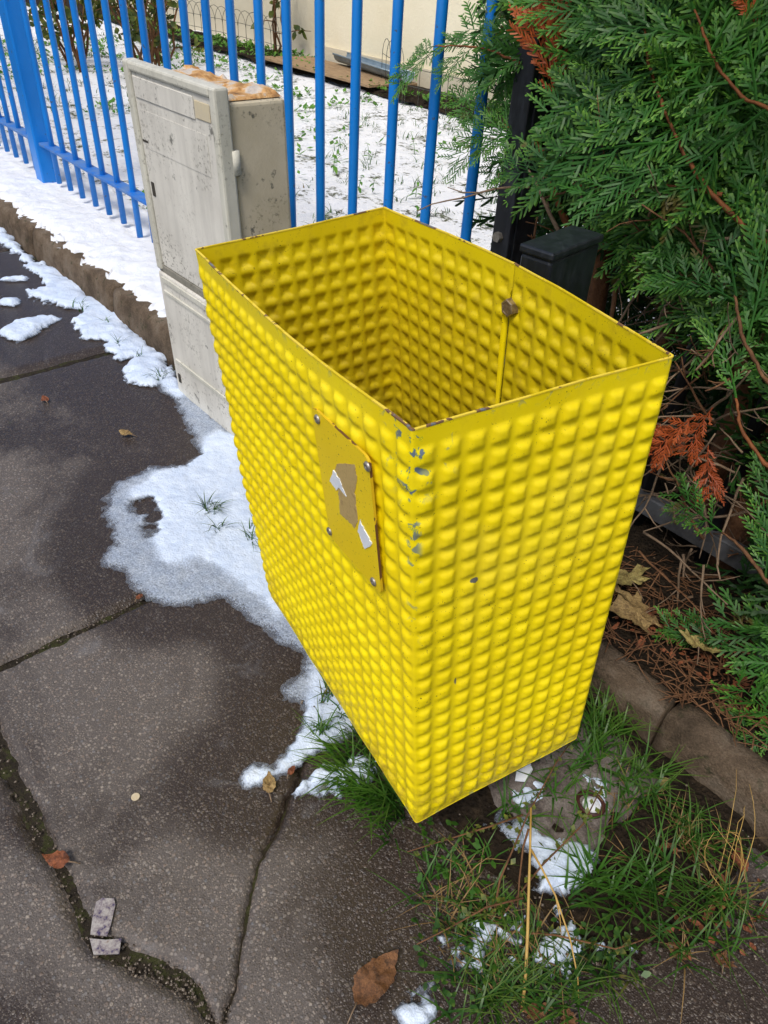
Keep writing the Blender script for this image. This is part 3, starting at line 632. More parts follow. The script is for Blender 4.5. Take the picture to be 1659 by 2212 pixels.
q = np.stack([ii * nr + jj, ii * nr + jj + 1, (ii + 1) * nr + jj + 1, (ii + 1) * nr + jj], 1)
fa = V[q[0]]; flip = np.dot(np.cross(fa[1] - fa[0], fa[2] - fa[0]), nrm[0, 0]) < 0
qo = q[:, ::-1] if flip else q
qi = (q if flip else q[:, ::-1]) + N1
edge_cols = np.concatenate([[(j, j + 1, N1 + j + 1, N1 + j) for j in range(nr - 1)], [((nc - 1) * nr + j, (nc - 1) * nr + j + 1, N1 + (nc - 1) * nr + j + 1, N1 + (nc - 1) * nr + j) for j in range(nr - 1)]])
edge_bot = np.array([(i * nr + nr - 1, (i + 1) * nr + nr - 1, N1 + (i + 1) * nr + nr - 1, N1 + i * nr + nr - 1) for i in range(nc - 1)])
Fs = np.concatenate([qo, qi, edge_cols, edge_bot]); mi = np.concatenate([np.zeros(len(qo)), np.ones(len(qi)), np.zeros(len(edge_cols) + len(edge_bot))])
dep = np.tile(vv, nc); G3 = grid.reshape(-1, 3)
dD = np.linalg.norm(G3 - BC['D'], axis=1)
axisD = unit(BC['D2'] - BC['D']); rel = G3 - BC['D']; along = rel @ axisD; lat = np.linalg.norm(rel - along[:, None] * axisD, axis=1)
wear = .95 * sstep(.040, .012, lat) * sstep(.075, .015, along) + .8 * sstep(.009, .003, lat) * sstep(.24, .08, along) + .45 * sstep(.008, .001, np.tile(vv, nc) * L0) + .45 * sstep(.010, .002, (1 - np.tile(vv, nc)) * L0)
wear = np.clip(wear, 0, 1)
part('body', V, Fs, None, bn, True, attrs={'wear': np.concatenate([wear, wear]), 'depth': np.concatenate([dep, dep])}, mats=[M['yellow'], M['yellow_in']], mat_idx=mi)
# bare metal rim
up = np.array([0, 0, .0004]); rv = []; rf = []
for i in range(nc):
    o_, i_ = grid[i, 0] + nrm[i, 0] * .0003, inner[i, 0] - nrm[i, 0] * .0004
    rv += [o_ - up * 2, o_ + up, i_ + up, i_ - up * 2]
for i in range(nc - 1):
    for a in range(3): rf.append((i * 4 + a, (i + 1) * 4 + a, (i + 1) * 4 + a + 1, i * 4 + a + 1))
part('rim', rv, rf, M['rim'], bn, False)
bt = [BC[x] * .985 + unit(BC['D'] - BC['D2']) * .012 + (BC['D2'] + BC['B2']) / 2 * .015 for x in ('D2', 'C2', 'B2', 'A2')]
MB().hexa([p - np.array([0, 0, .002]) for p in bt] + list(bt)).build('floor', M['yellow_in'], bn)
# label plate on the street face
pl_n = n_ad if (n_ad @ (CAM_O - BC['D'])) > 0 else -n_ad
p0 = (BC['A'] + BC['D'] + BC['D2']) / 3 + pl_n * .0062
rv4 = [PN(u, v, p0, pl_n) for u, v in [(687, 905), (795, 1007), (808, 1256), (713, 1147)]]     # rivets TL TR BR BL
c0 = sum(rv4) / 4; ex = unit((rv4[1] - rv4[0]) + (rv4[2] - rv4[3])); ey = unit(np.cross(pl_n, ex))
if ey[2] < 0: ey = -ey
hw = np.mean([abs((p - c0) @ ex) for p in rv4]) + .0065; hh = np.mean([abs((p - c0) @ ey) for p in rv4]) + .0075
out = []
for sx, sy in ((1, 1), (-1, 1), (-1, -1), (1, -1)):
    a0 = {(1, 1): 0, (-1, 1): 90, (-1, -1): 180, (1, -1): 270}[(sx, sy)]
    for t in range(6):
        a = math.radians(a0 + 90 * t / 5); out.append((sx * (hw - .007) + .007 * math.cos(a), sy * (hh - .007) + .007 * math.sin(a)))
def on_plate(x, y, z=0.0):
    curl = 0.0
    return c0 + ex * x + ey * y + pl_n * (z + curl)
nO = len(out)
Vp = [on_plate(x, y, 0) for x, y in out] + [on_plate(x, y, -.0022) for x, y in out]
Fp = [tuple(range(nO))] + [(i, nO + i, nO + (i + 1) % nO, (i + 1) % nO) for i in range(nO)]
pl = part('label_plate', Vp, Fp, None, bn, mats=[M['plate'], M['plate_edge']], mat_idx=[0] + [1] * nO); pl['label'] = 'smooth yellow plate with peeled sticker residue'
for p in rv4:
    x, y = (p - c0) @ ex, (p - c0) @ ey; b = MB(); r0 = .0042
    rings = [(r0, .0), (r0, .0008), (r0 * .8, .0018), (r0 * .42, .0021), (r0 * .36, .0012)]
    pts = [[on_plate(x + r * math.cos(a), y + r * math.sin(a), h + .0002) for a in np.linspace(0, 2 * PI, 12, endpoint=False)] for r, h in rings]
    b.add(sum(pts, []), [(i * 12 + k2, i * 12 + (k2 + 1) % 12, (i + 1) * 12 + (k2 + 1) % 12, (i + 1) * 12 + k2) for i in range(4) for k2 in range(12)] + [tuple(48 + k2 for k2 in range(12))])
    b.build('rivet', M['steel'], pl, True)
def zpx(x, y): return (1150 + x * .42194) / 1.8517, (1550 + y * .42194) / 1.8517
def flat_on_plate(name, pix, mat, h, jag=0.0):
    pts = []
    for i, q_ in enumerate(pix):
        a = np.array(q_, float); b = np.array(pix[(i + 1) % len(pix)], float); n_ = max(1, int(np.linalg.norm(b - a) / 18))
        for t in range(n_): pts.append(a + (b - a) * t / n_ + RNG.normal(0, jag, 2))
    W3 = [PN(*zpx(*p), c0, pl_n) for p in pts]; xy = [((p - c0) @ ex, (p - c0) @ ey) for p in W3]; n_ = len(xy)
    cx, cy = np.mean(xy, 0)
    Vt = [on_plate(x, y, h + random.uniform(-.3, .6) * h * .4) for x, y in xy] + [on_plate(x, y, .00005) for x, y in xy]
    part(name, Vt, [tuple(range(n_))] + [(i, n_ + i, n_ + (i + 1) % n_, (i + 1) % n_) for i in range(n_)], mat, pl)
flat_on_plate('sticker_residue', [(470, 720), (640, 728), (662, 860), (640, 1000), (655, 1130), (668, 1265), (640, 1330), (500, 1195), (492, 1090), (478, 930), (500, 890), (455, 785)], M['residue'], .0003, 3)
flat_on_plate('paper_scrap', [(445, 780), (502, 880), (520, 925), (470, 972), (410, 882)], M['paper'], .0008, 3)
flat_on_plate('paper_scrap', [(692, 1248), (730, 1340), (806, 1480), (788, 1508), (740, 1532), (672, 1352)], M['paper'], .0008, 3)
flat_on_plate('paper_scrap', [(480, 930), (515, 925), (565, 1030), (560, 1032)], M['paper'], .0006, 1)
# hexagon bolt through the back wall
bp = PN(1105, 663, (BC['B'] * .4 + BC['C'] * .6) + n_bc * (.017 if (n_bc[1] > 0) else -.017) * .85, n_bc); nin = -n_bc if n_bc[1] > 0 else n_bc
bx = unit(np.cross(nin, [0, 0, 1])); by = np.cross(bx, nin); b = MB(); R6 = .0092
lp = [[bp + (bx * math.cos(a) + by * math.sin(a)) * r + nin * h for a in np.linspace(.3, .3 + 2 * PI, 6, endpoint=False)] for r, h in ((R6, -.004), (R6, .0055), (R6 * .93, .0066), (R6 * .72, .0068), (R6 * .70, .0062))]
b.add(sum(lp, []), [(i * 6 + k2, i * 6 + (k2 + 1) % 6, (i + 1) * 6 + (k2 + 1) % 6, (i + 1) * 6 + k2) for i in range(4) for k2 in range(6)] + [tuple(24 + k2 for k2 in range(6))])
bo = b.build('bolt', M['bolt'], bn)
# the black post that carries the bin
pt = empty('bin_post', (-.44, .64, 0)); tag(pt, 'black square-topped steel post standing behind the yellow bin', 'post')
ptz = .601
tp = [G(u, v, ptz) for u, v in [(1192, 551), (1305, 507), (1238, 483), (1126, 524)]]
pc = sum(tp) / 4; e1 = unit(tp[1] - tp[0] + tp[2] - tp[3]); e1[2] = 0; e1 = unit(e1); e2 = np.array([-e1[1], e1[0], 0])
h1 = np.mean([abs((p - pc) @ e1) for p in tp]); h2 = np.mean([abs((p - pc) @ e2) for p in tp])
def prism(c, a, b_, z0, z1): return [np.array([c[0], c[1], 0]) + e1 * sx * a + e2 * sy * b_ + np.array([0, 0, z]) for z in (z0, z1) for sx, sy in ((-1, -1), (1, -1), (1, 1), (-1, 1))]
MB().hexa(prism(pc, h1 - .002, h2 - .002, -.02, ptz - .009)).build('shaft', M['black'], pt, bevel=.004, seg=3)
MB().hexa(prism(pc, h1 - .0002, h2 - .0002, ptz - .0085, ptz)).build('cap', M['black'], pt, bevel=.0022, seg=2)
MB().hexa(prism(pc, h1 - .0035, h2 - .0035, ptz - .013, ptz - .0087)).build('cap_neck', M['black'], pt)
# footing
V = []; F = []; n_ = 40
for ring, (sc_, z) in enumerate(((1.0, -.012), (1.0, .010), (.95, .017), (.55, .019), (.0, .019))):
    for k2 in range(n_):
        a = 2 * PI * k2 / n_; rr = (1 / max(abs(math.cos(a)), abs(math.sin(a))) * .6 + .4) * (1 + .14 * (fbm(np.array([math.cos(a) * 3 + 5]), np.array([math.sin(a) * 3 + 5]), 4, 3)[0] - .5))
        V.append((-.250 + .100 * rr * sc_ * math.cos(a), .560 + .100 * rr * sc_ * math.sin(a), z + (.004 * (fbm(np.array([a * 5 + ring]), np.array([ring * 2.0]), 2, 2)[0] - .5) if z > 0 else 0)))
F = [(i * n_ + k2, i * n_ + (k2 + 1) % n_, (i + 1) * n_ + (k2 + 1) % n_, (i + 1) * n_ + k2) for i in range(4) for k2 in range(n_)]
o = part('footing', V, F, M['footing'], None, True); tag(o, 'rough concrete footing at ground level below the bin', 'footing')

# ------------------------------------------------------------------ conifer hedge
def spray_data(seed, L=.16, nsec=12, nter=13, wid=.0029):
    """one flat spray of scale leaves: axis along +Y in the XY plane, drooping in Z"""
    r = random.Random(seed); V = []; F = []; T = []
    bend = r.uniform(-.25, .25); droop = r.uniform(.05, .35)
    def axis(t): return np.array([bend * L * t * t, L * t, -droop * L * t * t])
    def strip(p0, d, ln, w0, tw, curve, t0, t1):
        side = np.array([-d[1], d[0], 0]); up_ = np.array([0, 0, 1.0]); sv = side * math.cos(tw) + up_ * math.sin(tw)
        b = len(V); q = p0 + d * ln * .45 + curve * .25; e = p0 + d * ln * .86 + curve * .8; z = p0 + d * ln + curve; tm = (t0 + t1) / 2
        V.extend([p0 - sv * w0 * .35, p0 + sv * w0 * .35, q + sv * w0 * .5, q - sv * w0 * .5, e + sv * w0 * .42, e - sv * w0 * .42, z]); T.extend([t0, t0, tm, tm, t1, t1, t1])
        F.extend([(b, b + 1, b + 2, b + 3), (b + 3, b + 2, b + 4, b + 5), (b + 5, b + 4, b + 6)])
    for i in range(6):                                  # axis
        a, c = axis(i / 6), axis((i + 1) / 6); w0 = .0016 * (1 - i / 8); b = len(V)
        V.extend([a + [-w0, 0, 0], a + [w0, 0, 0], c + [w0, 0, 0], c + [-w0, 0, 0], a + [0, 0, w0], c + [0, 0, w0]]); T.extend([0.0] * 6)
        F.extend([(b, b + 4, b + 5, b + 3), (b + 4, b + 1, b + 2, b + 5)])
    for i in range(nsec):
        t = .10 + .88 * i / (nsec - 1); p = axis(t); sgn = 1 if i % 2 else -1
        ln = L * (.42 * math.sin(PI * (.18 + .72 * (1 - t) ** .8)) + .05) * r.uniform(.75, 1.15)
        an = math.radians(r.uniform(36, 52)) * sgn; d = np.array([math.sin(an), math.cos(an), r.uniform(-.22, .12)]); d /= np.linalg.norm(d)
        cv = np.array([0, ln * .18, -ln * r.uniform(0, .25)])
        m = max(3, int(nter * ln / (.40 * L)))
        strip(p, d, ln, wid * 1.05, r.uniform(-.4, .4), cv, .1, 1.0)
        for j in range(m):
            s = .10 + .84 * j / m; bp_ = p + d * ln * s + cv * s * s; sg = 1 if j % 2 else -1
            a2 = math.radians(r.uniform(28, 44)) * sg; d2 = np.array([d[0] * math.cos(a2) + d[1] * math.sin(a2), -d[0] * math.sin(a2) + d[1] * math.cos(a2), d[2] + r.uniform(-.25, .25)])
            l2 = max(.006, ln * .36 * (1 - s * .55) * r.uniform(.75, 1.2))
            strip(bp_, d2 / np.linalg.norm(d2), l2, wid, r.uniform(-.7, .7), np.array([0, l2 * .12, -l2 * .1]), .25, .6 + .4 * s)
    return np.array(V), F, np.array(T)
SPR = [spray_data(s, L=random.Random(s).uniform(.115, .165)) for s in range(10)]
SPR_ME = [new_mesh('spray', v, f, [M['thuja']], False, {'tip': t}) for v, f, t in SPR]
SPR_DEAD = new_mesh('dead_spray', SPR[3][0], SPR[3][1], [M['dead']], False, {'tip': SPR[3][2]})
SPR_LO = [spray_data(100 + s, L=.15, nsec=9, nter=7, wid=.0040) for s in range(5)]
hd = empty('conifer_hedge', (-.3, 1.1, .05)); tag(hd, 'dense green conifer hedge with flat sprays and some dead orange tips', 'hedge')
HB = np.array(base(hd))
def frame(axis, normal):
    y = unit(axis); z = np.asarray(normal, float); z = unit(z - y * (z @ y)); x = np.cross(y, z)
    return np.stack([x, y, z], 1)
def place(me, p, axis, normal, s=1.0, name='spray'):
    R = frame(axis, normal) * s; o = link(name, me, hd)
    o.matrix_local = Matrix([[R[i][0], R[i][1], R[i][2], p[i] - HB[i]] for i in range(3)] + [[0, 0, 0, 1]])
    return o
OUT = np.array([.15, -.75, .45])
HOLLOW = np.array([(1090, 540), (1200, 520), (1310, 540), (1390, 650), (1480, 750), (1590, 790), (1620, 880), (1540, 960), (1570, 1010), (1590, 1100), (1580, 1300), (1580, 1480), (1300, 1560), (1240, 1300), (1380, 900), (1430, 800), (1200, 660)], float)
def hollow(p, a, ln=.13):                             # the bare dark gap low in the hedge
    for t in (0, .35, .7, 1.0):
        u, v = view(p + a * ln * t)
        if sd_poly(np.array([[u]]), np.array([[v]]), HOLLOW)[0, 0] > -48: return True
    return False
def spray_dir(rr, lo=False):
    th = rr.uniform(-1, 1)
    a = np.array([-.62 + .55 * rr.normal() * .6, -.42 + .3 * rr.normal() * .6, (.18 if not lo else -.25) + .55 * rr.normal() * .8])
    return unit(a), unit(OUT + rr.normal(size=3) * .38)
rr = np.random.default_rng(5)
# the branches one can see in front, each with sprays along both sides
def branch(pix, cs, r0, r1, mat, nspr, size, name='branch', n=6):
    ctrl = [PC(u, v, c) for (u, v), c in zip(pix, cs)]
    pts = []
    for i in range(len(ctrl) - 1):
        for t in np.linspace(0, 1, 6, endpoint=False): pts.append(ctrl[i] * (1 - t) + ctrl[i + 1] * t)
    pts.append(ctrl[-1]); pts = np.array(pts)
    pts[1:-1] = (pts[:-2] + pts[1:-1] * 2 + pts[2:]) / 4
    m = MB().tube(pts + rr.normal(size=pts.shape) * .0006, [x * rr.uniform(.8, 1.25) for x in np.linspace(r0, r1, len(pts))], n); m.build(name, mat, hd, True)
    for i in range(nspr):
        t = (i + .6) / nspr; f = t * (len(pts) - 1); k0 = min(int(f), len(pts) - 2); p = pts[k0] + (pts[k0 + 1] - pts[k0]) * (f - k0)
        tg = unit(pts[k0 + 1] - pts[k0]); nn = unit(OUT + rr.normal(size=3) * .25); sd_ = np.cross(nn, tg) * (1 if i % 2 else -1)
        an = math.radians(rr.uniform(38, 62)); ax = tg * math.cos(an) + sd_ * math.sin(an) + np.array([0, 0, -.12])
        if not hollow(p, unit(ax), .13 * size): place(SPR_ME[rr.integers(10)], p, ax, nn, size * rr.uniform(.85, 1.2))
    if nspr: place(SPR_ME[rr.integers(10)], pts[-1], unit(pts[-1] - pts[-3]), OUT, size)
branch([(1700, 560), (1610, 490), (1530, 410), (1470, 320), (1440, 250), (1405, 150), (1390, 60)], [.88, .86, .85, .84, .84, .85, .86], .0031, .0014, M['twig'], 22, 1.0)
branch([(1560, 420), (1440, 400), (1330, 420), (1240, 395)], [.86, .84, .83, .82], .0022, .0012, M['twig'], 6, .75)
branch([(1700, 250), (1600, 210), (1540, 130), (1500, 20)], [.86, .86, .86, .87], .0022, .0012, M['twig'], 12, .95)
branch([(1690, 860), (1640, 800), (1600, 720), (1590, 640)], [.84, .83, .83, .84], .003, .0015, M['bark'], 8, .9)
branch([(1240, 520), (1180, 380), (1150, 250), (1140, 120), (1110, 20)], [.95, .93, .91, .90, .90], .005, .002, M['twig'], 9, .7)
branch([(1300, 480), (1270, 330), (1250, 200), (1200, 80)], [.95, .93, .92, .92], .004, .002, M['bark'], 8, .85)
branch([(1160, 150), (1110, 130), (1050, 105), (980, 98), (940, 100)], [.90, .89, .88, .88, .88], .0018, .001, M['twig'], 6, .45)
branch([(1180, 330), (1130, 290), (1090, 270)], [.91, .90, .89], .0018, .001, M['twig'], 5, .62)
branch([(1720, 1050), (1650, 1000), (1600, 930), (1590, 860)], [.82, .81, .81, .82], .003, .0014, M['twig'], 8, .85)
branch([(1740, 1330), (1660, 1260), (1600, 1180), (1560, 1150)], [.80, .79, .79, .80], .003, .0014, M['bark'], 7, .75)
branch([(1740, 1620), (1680, 1580), (1630, 1540), (1590, 1540)], [.78, .77, .77, .77], .0025, .0012, M['bark'], 6, .55)
branch([(1740, 1480), (1660, 1430), (1590, 1400)], [.84, .83, .82], .0025, .0012, M['bark'], 6, .7)
# front layer: sprays that can be told apart
cnt = sum(1 for o in hd.children if o.name.startswith('spray'))
edge_l = lambda v: np.interp(v, [0, 150, 300, 480, 620, 800, 1000, 1300, 1700], [1190, 1210, 1220, 1300, 1420, 1580, 1650, 1660, 1690])
while cnt < 255:
    v = rr.uniform(-40, 1050) if rr.random() < .85 else rr.uniform(1000, 1750); u = rr.uniform(edge_l(max(v, 0)), 1760)
    if v < 0 and rr.random() < .3: continue
    c = np.interp(v, [0, 600, 1000, 1700], [.93, .92, .87, .80]) + rr.uniform(-.03, .07)
    p = PC(u, v, c); a, nn = spray_dir(rr, v > 800)
    if hollow(p - a * .05, a): continue
    if u < 1370 and rr.random() < .80: cnt += .12; continue
    place(SPR_ME[rr.integers(10)], p - a * .05, a, nn, rr.uniform(.65, 1.1)); cnt += 1
for (u, v, c, a, s) in [(1200, 215, .86, (-.3, -.2, .9), .75), (1185, 170, .87, (.1, -.2, 1), .6), (1210, 120, .86, (-.5, -.2, .7), .5), (1215, 60, .88, (-.7, -.3, .5), .45), (1500, 900, .84, (-.5, -.3, -.8), .62), (1470, 930, .86, (-.6, -.3, -.5), .6), (1540, 880, .86, (-.2, -.3, -.9), .55), (1530, 960, .88, (.3, -.3, -.6), .5), (1630, 80, .9, (-.3, -.2, .8), .4)]:
    place(SPR_DEAD, PC(u, v, c), unit(a), unit(OUT + rr.normal(size=3) * .3), s, 'dead_spray')
# the mass behind them, all one
VV, FF, TT = [], [], []; nv = 0
def into(spr, p, a, nn, s):
    global nv
    R = frame(a, nn) * s; v, f, t = spr; VV.append(v @ R.T + p); FF.extend([tuple(i + nv for i in q) for q in f]); TT.append(t); nv += len(v)
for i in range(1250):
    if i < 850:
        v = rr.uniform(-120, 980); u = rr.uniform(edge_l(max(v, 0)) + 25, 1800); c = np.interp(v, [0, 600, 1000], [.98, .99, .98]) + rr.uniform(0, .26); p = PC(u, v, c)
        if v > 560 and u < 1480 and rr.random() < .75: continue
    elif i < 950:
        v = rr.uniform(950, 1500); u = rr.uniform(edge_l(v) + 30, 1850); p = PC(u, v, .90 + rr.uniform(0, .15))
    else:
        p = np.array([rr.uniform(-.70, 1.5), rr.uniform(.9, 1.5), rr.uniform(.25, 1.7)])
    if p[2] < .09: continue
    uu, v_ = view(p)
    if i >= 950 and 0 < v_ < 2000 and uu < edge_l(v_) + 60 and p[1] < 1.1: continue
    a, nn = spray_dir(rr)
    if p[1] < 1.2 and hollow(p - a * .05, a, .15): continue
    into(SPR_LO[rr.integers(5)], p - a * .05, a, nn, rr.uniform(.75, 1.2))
for i in range(480):                                  # unseen hedge top above the view, its overhang added to shade below
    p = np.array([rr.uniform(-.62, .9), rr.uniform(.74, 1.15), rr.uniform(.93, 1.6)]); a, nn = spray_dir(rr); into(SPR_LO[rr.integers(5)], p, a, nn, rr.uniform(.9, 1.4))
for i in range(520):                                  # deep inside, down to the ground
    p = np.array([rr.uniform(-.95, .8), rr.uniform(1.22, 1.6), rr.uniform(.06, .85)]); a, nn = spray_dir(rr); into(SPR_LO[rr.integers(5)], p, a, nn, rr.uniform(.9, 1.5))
o = part('foliage', np.concatenate(VV), FF, M['thuja_shaded'], hd, False, {'tip': np.concatenate(TT)}); o['kind'] = 'stuff'
# trunks and bare twigs in the dark lower part
for (u, v, c, lean_, rad) in [(1285, 640, 1.02, -.05, .020), (1530, 1010, 1.02, .04, .017), (1640, 1000, 1.0, .05, .022), (1420, 760, 1.10, -.02, .014)]:
    p = PC(u, v, c); q0 = np.array([p[0], p[1], .04])
    pts = [q0 + np.array([lean_ * t * .5 + .008 * math.sin(t * 9), .01 * math.cos(t * 7), 1.5 * t]) for t in np.linspace(0, 1, 10)]
    MB().tube(pts, list(np.linspace(rad * 1.15, rad * .55, 10)), 9).build('trunk', M['trunk'], hd, True)
def twig(p, d, ln, r0, mat, seed, kink=.35, name='twig'):
    q_ = random.Random(seed); pts = [np.array(p)]; dd = unit(d)
    for i in range(7):
        dd = unit(dd + np.array([q_.uniform(-kink, kink) for _ in range(3)]) * .6); pts.append(pts[-1] + dd * ln / 7)
    m = MB().tube(pts, list(np.linspace(r0, r0 * .4, 8)), 5)
    for b_ in range(2):
        i = q_.randint(2, 5); d3 = unit(dd + np.array([q_.uniform(-1, 1) for _ in range(3)]))
        m.tube([pts[i], pts[i] + d3 * ln * .15, pts[i] + d3 * ln * .28 + np.array([0, 0, ln * .04])], [r0 * .6, r0 * .45, r0 * .25], 4)
    m.build(name, mat, hd, True)
for i in range(190):
    v = rr.uniform(380, 1420); u = rr.uniform(np.interp(v, [380, 500, 800, 1000, 1400], [1130, 1180, 1480, 1460, 1340]), 1620); p = PC(u, v, rr.uniform(.86, 1.08))
    if p[2] < .07: continue
    twig(p, (rr.uniform(-1, .6), rr.uniform(-.7, .2), rr.uniform(-.5, .8)), rr.uniform(.06, .17), rr.uniform(.0011, .0026), M[['dry_twig', 'bark', 'dry_twig'][i % 3]], 500 + i)
for i, (u, v, c, d_, ln, r_) in enumerate([(1560, 830, .93, (.35, -.3, .9), .12, .007), (1210, 505, .90, (-.7, -.1, .75), .10, .0035), (1150, 545, .88, (-.1, -.1, 1), .05, .0028), (1390, 1150, .86, (.9, -.1, .1), .16, .0022), (1380, 1190, .85, (.8, -.2, -.2), .15, .0020), (1520, 1220, .82, (.3, -.2, -.8), .10, .0018), (1330, 620, .93, (.3, -.2, -.9), .16, .004)]):
    twig(PC(u, v, c), d_, ln, r_, M[['bark', 'dry_twig'][i % 2]], 900 + i, .2)

# ------------------------------------------------------------------ grass and weeds near the bin
def blades(pts, hmin, hmax, wid, lean_amp, seed, toward=None):
    r = np.random.default_rng(seed); V = []; F = []; T = []
    for p in pts:
        h = r.uniform(hmin, hmax); a = r.uniform(0, 2 * PI); d = np.array([math.cos(a), math.sin(a), 0])
        if toward is not None: d = unit(d * .7 + np.asarray(toward) * r.uniform(.3, 1.2))
        ln = lean_amp * r.uniform(.3, 1.2); sd_ = np.array([-d[1], d[0], 0]); w0 = wid * r.uniform(.6, 1.2); b = len(V)
        for i, t in enumerate((0, .3, .6, .85, 1)):
            q = np.asarray(p) + d * h * ln * t ** 1.7 + np.array([0, 0, h * (t - .42 * ln * t * t)])
            ww = w0 * (1 - t ** 2.2) * .5
            if i < 4: V += [q - sd_ * ww, q + sd_ * ww]; T += [t, t]
            else: V.append(q); T.append(t)
        F += [(b, b + 1, b + 3, b + 2), (b + 2, b + 3, b + 5, b + 4), (b + 4, b + 5, b + 7, b + 6), (b + 6, b + 7, b + 8)]
    return V, F, T
def in_poly(poly, n, r, z):
    P = np.array([G(u, v, z) for u, v in poly])[:, :2]; lo, hi = P.min(0), P.max(0); res = []
    while len(res) < n:
        X = r.uniform(lo[0], hi[0], 400); Y = r.uniform(lo[1], hi[1], 400); k_ = sd_poly(X, Y, P) > 0
        res += [(x, y, z) for x, y in zip(X[k_], Y[k_])]
    return res[:n]
rg = np.random.default_rng(3)
def clump(polys, n, hmin, hmax, wid, lean_amp, seed, label, z=.006, toward=None, mat='grass'):
    pts = []
    for p, w_ in polys:
        base_ = in_poly(p, max(3, int(n * w_ / 9)), rg, z)
        for b_ in base_:
            for _ in range(9): pts.append((b_[0] + rg.normal() * .006, b_[1] + rg.normal() * .006, z))
    V, F, T = blades(pts, hmin, hmax, wid, lean_amp, seed, toward)
    o = part('grass', V, F, M[mat], None, True, {'tip': T}); tag(o, label, 'grass', kind='stuff')
L_IMG = -np.array([.644, .763, 0])
clump([([(740, 1600), (800, 1590), (900, 1790), (860, 1830), (790, 1760), (730, 1690)], 1.0)], 300, .030, .080, .0030, 1.0, 21, 'green grass tuft under the left bottom corner of the bin', .006, L_IMG * .8 + np.array([.1, -.5, 0]))
clump([([(1180, 1640), (1300, 1560), (1390, 1640), (1400, 1720), (1330, 1780), (1330, 1900), (1230, 2000), (1210, 1940), (1330, 1790), (1300, 1680)], 1.0), ([(1330, 1850), (1450, 1850), (1450, 1960), (1300, 2000)], .4)], 250, .03, .085, .0032, 1.1, 22, 'long green grass blades right of the bin beside the kerb', .006)
clump([([(900, 1830), (1080, 1860), (1140, 2000), (1100, 2190), (960, 2200), (920, 2050), (870, 1900)], .8), ([(1060, 2010), (1360, 2010), (1400, 2130), (1150, 2212), (1000, 2212)], 1.0)], 260, .015, .055, .0026, 1.3, 23, 'low tangled grass and weeds in front of the bin', .004)
clump([([(1100, 1660), (1250, 1620), (1380, 1700), (1350, 1800), (1200, 1800), (1080, 1760)], 1.0)], 90, .02, .06, .0026, 1.4, 30, 'scattered grass blades lying over the concrete footing', .014)
clump([([(1265, 1440), (1340, 1440), (1340, 1580), (1270, 1600)], 1.0)], 130, .03, .07, .0028, 1.0, 24, 'grass blades behind the right bottom corner of the bin', .01)
clump([([(545, 1050), (600, 1050), (620, 1300), (560, 1280), (520, 1200), (430, 1100)], .7), ([(690, 1480), (760, 1530), (760, 1600), (680, 1600)], .6), ([(430, 1060), (470, 1060), (470, 1110), (430, 1110)], .15)], 110, .02, .045, .0022, 1.1, 25, 'sparse grass blades poking through snow left of the bin', .008)
clump([([(140, 640), (230, 700), (330, 790), (350, 830), (300, 790), (210, 720)], .6), ([(170, 560), (250, 640), (240, 650), (160, 575)], .5)], 110, .015, .04, .0024, 1.0, 26, 'small grass tufts in the snow at the foot of the kerb', .006)
clump([([(1420, 1950), (1640, 1850), (1659, 2000), (1480, 2100), (1380, 2080)], 1.0)], 160, .02, .07, .0022, 1.2, 27, 'thin half dry grass in the bottom right corner', .004)
clump([([(1330, 1640), (1420, 1690), (1560, 1830), (1500, 1850), (1380, 1760)], 1.0)], 170, .02, .06, .0024, 1.1, 28, 'short grass along the foot of the right kerb', .004)

clump([([(1330, 1640), (1420, 1690), (1600, 1880), (1640, 2060), (1480, 2130), (1380, 2000), (1300, 1850)], 1.0), ([(1000, 1850), (1150, 1960), (1300, 2020), (1250, 2180), (1000, 2190), (900, 2000)], .7)], 170, .015, .05, .0018, 1.5, 29, 'dead straw coloured grass among the green in front of the bin', .004, mat='deadgrass')
def small_leaves(n, polys, size, seed, label, mat, z=(.004, .03), name='weeds'):
    r = np.random.default_rng(seed); V = []; F = []; T = []
    for p, w_ in polys:
        for q in in_poly(p, int(n * w_), r, 0.004):
            s = size * r.uniform(.5, 1.3); a = r.uniform(0, 2 * PI); d = np.array([math.cos(a), math.sin(a), r.uniform(-.2, .5)]); sd_ = np.array([-d[1], d[0], r.uniform(-.4, .4)]); q = np.array([q[0], q[1], r.uniform(*z)]); b = len(V)
            V += [q, q + d * s * .4 + sd_ * s * .32, q + d * s * .8 + sd_ * s * .2, q + d * s, q + d * s * .8 - sd_ * s * .2, q + d * s * .4 - sd_ * s * .32]; T += [0, .3, .6, 1, .6, .3]
            F += [(b, b + 1, b + 2, b + 3), (b, b + 3, b + 4, b + 5)]
    o = part(name, V, F, M[mat], None, True, {'tip': T}); return tag(o, label, 'weeds', kind='stuff')
small_leaves(240, [([(900, 1850), (1070, 1850), (1130, 2000), (1100, 2190), (950, 2200), (880, 2050)], .45), ([(1080, 1990), (1380, 2010), (1400, 2120), (1150, 2190)], .4), ([(900, 1780), (1020, 1790), (1050, 1880), (930, 1900)], .15)], .009, 31, 'small leafy weeds creeping over the soil in front of the bin', 'grass')
small_leaves(300, [([(1270, 1330), (1659, 1500), (1659, 1690), (1420, 1500), (1300, 1440)], .7), ([(1400, 1750), (1659, 1900), (1659, 2050), (1450, 2100)], .22)], .009, 33, 'brown needles and leaf bits scattered under the hedge', 'leaf_red', (.004, .012), 'leaf_litter')
o = bpy.data.objects['leaf_litter']
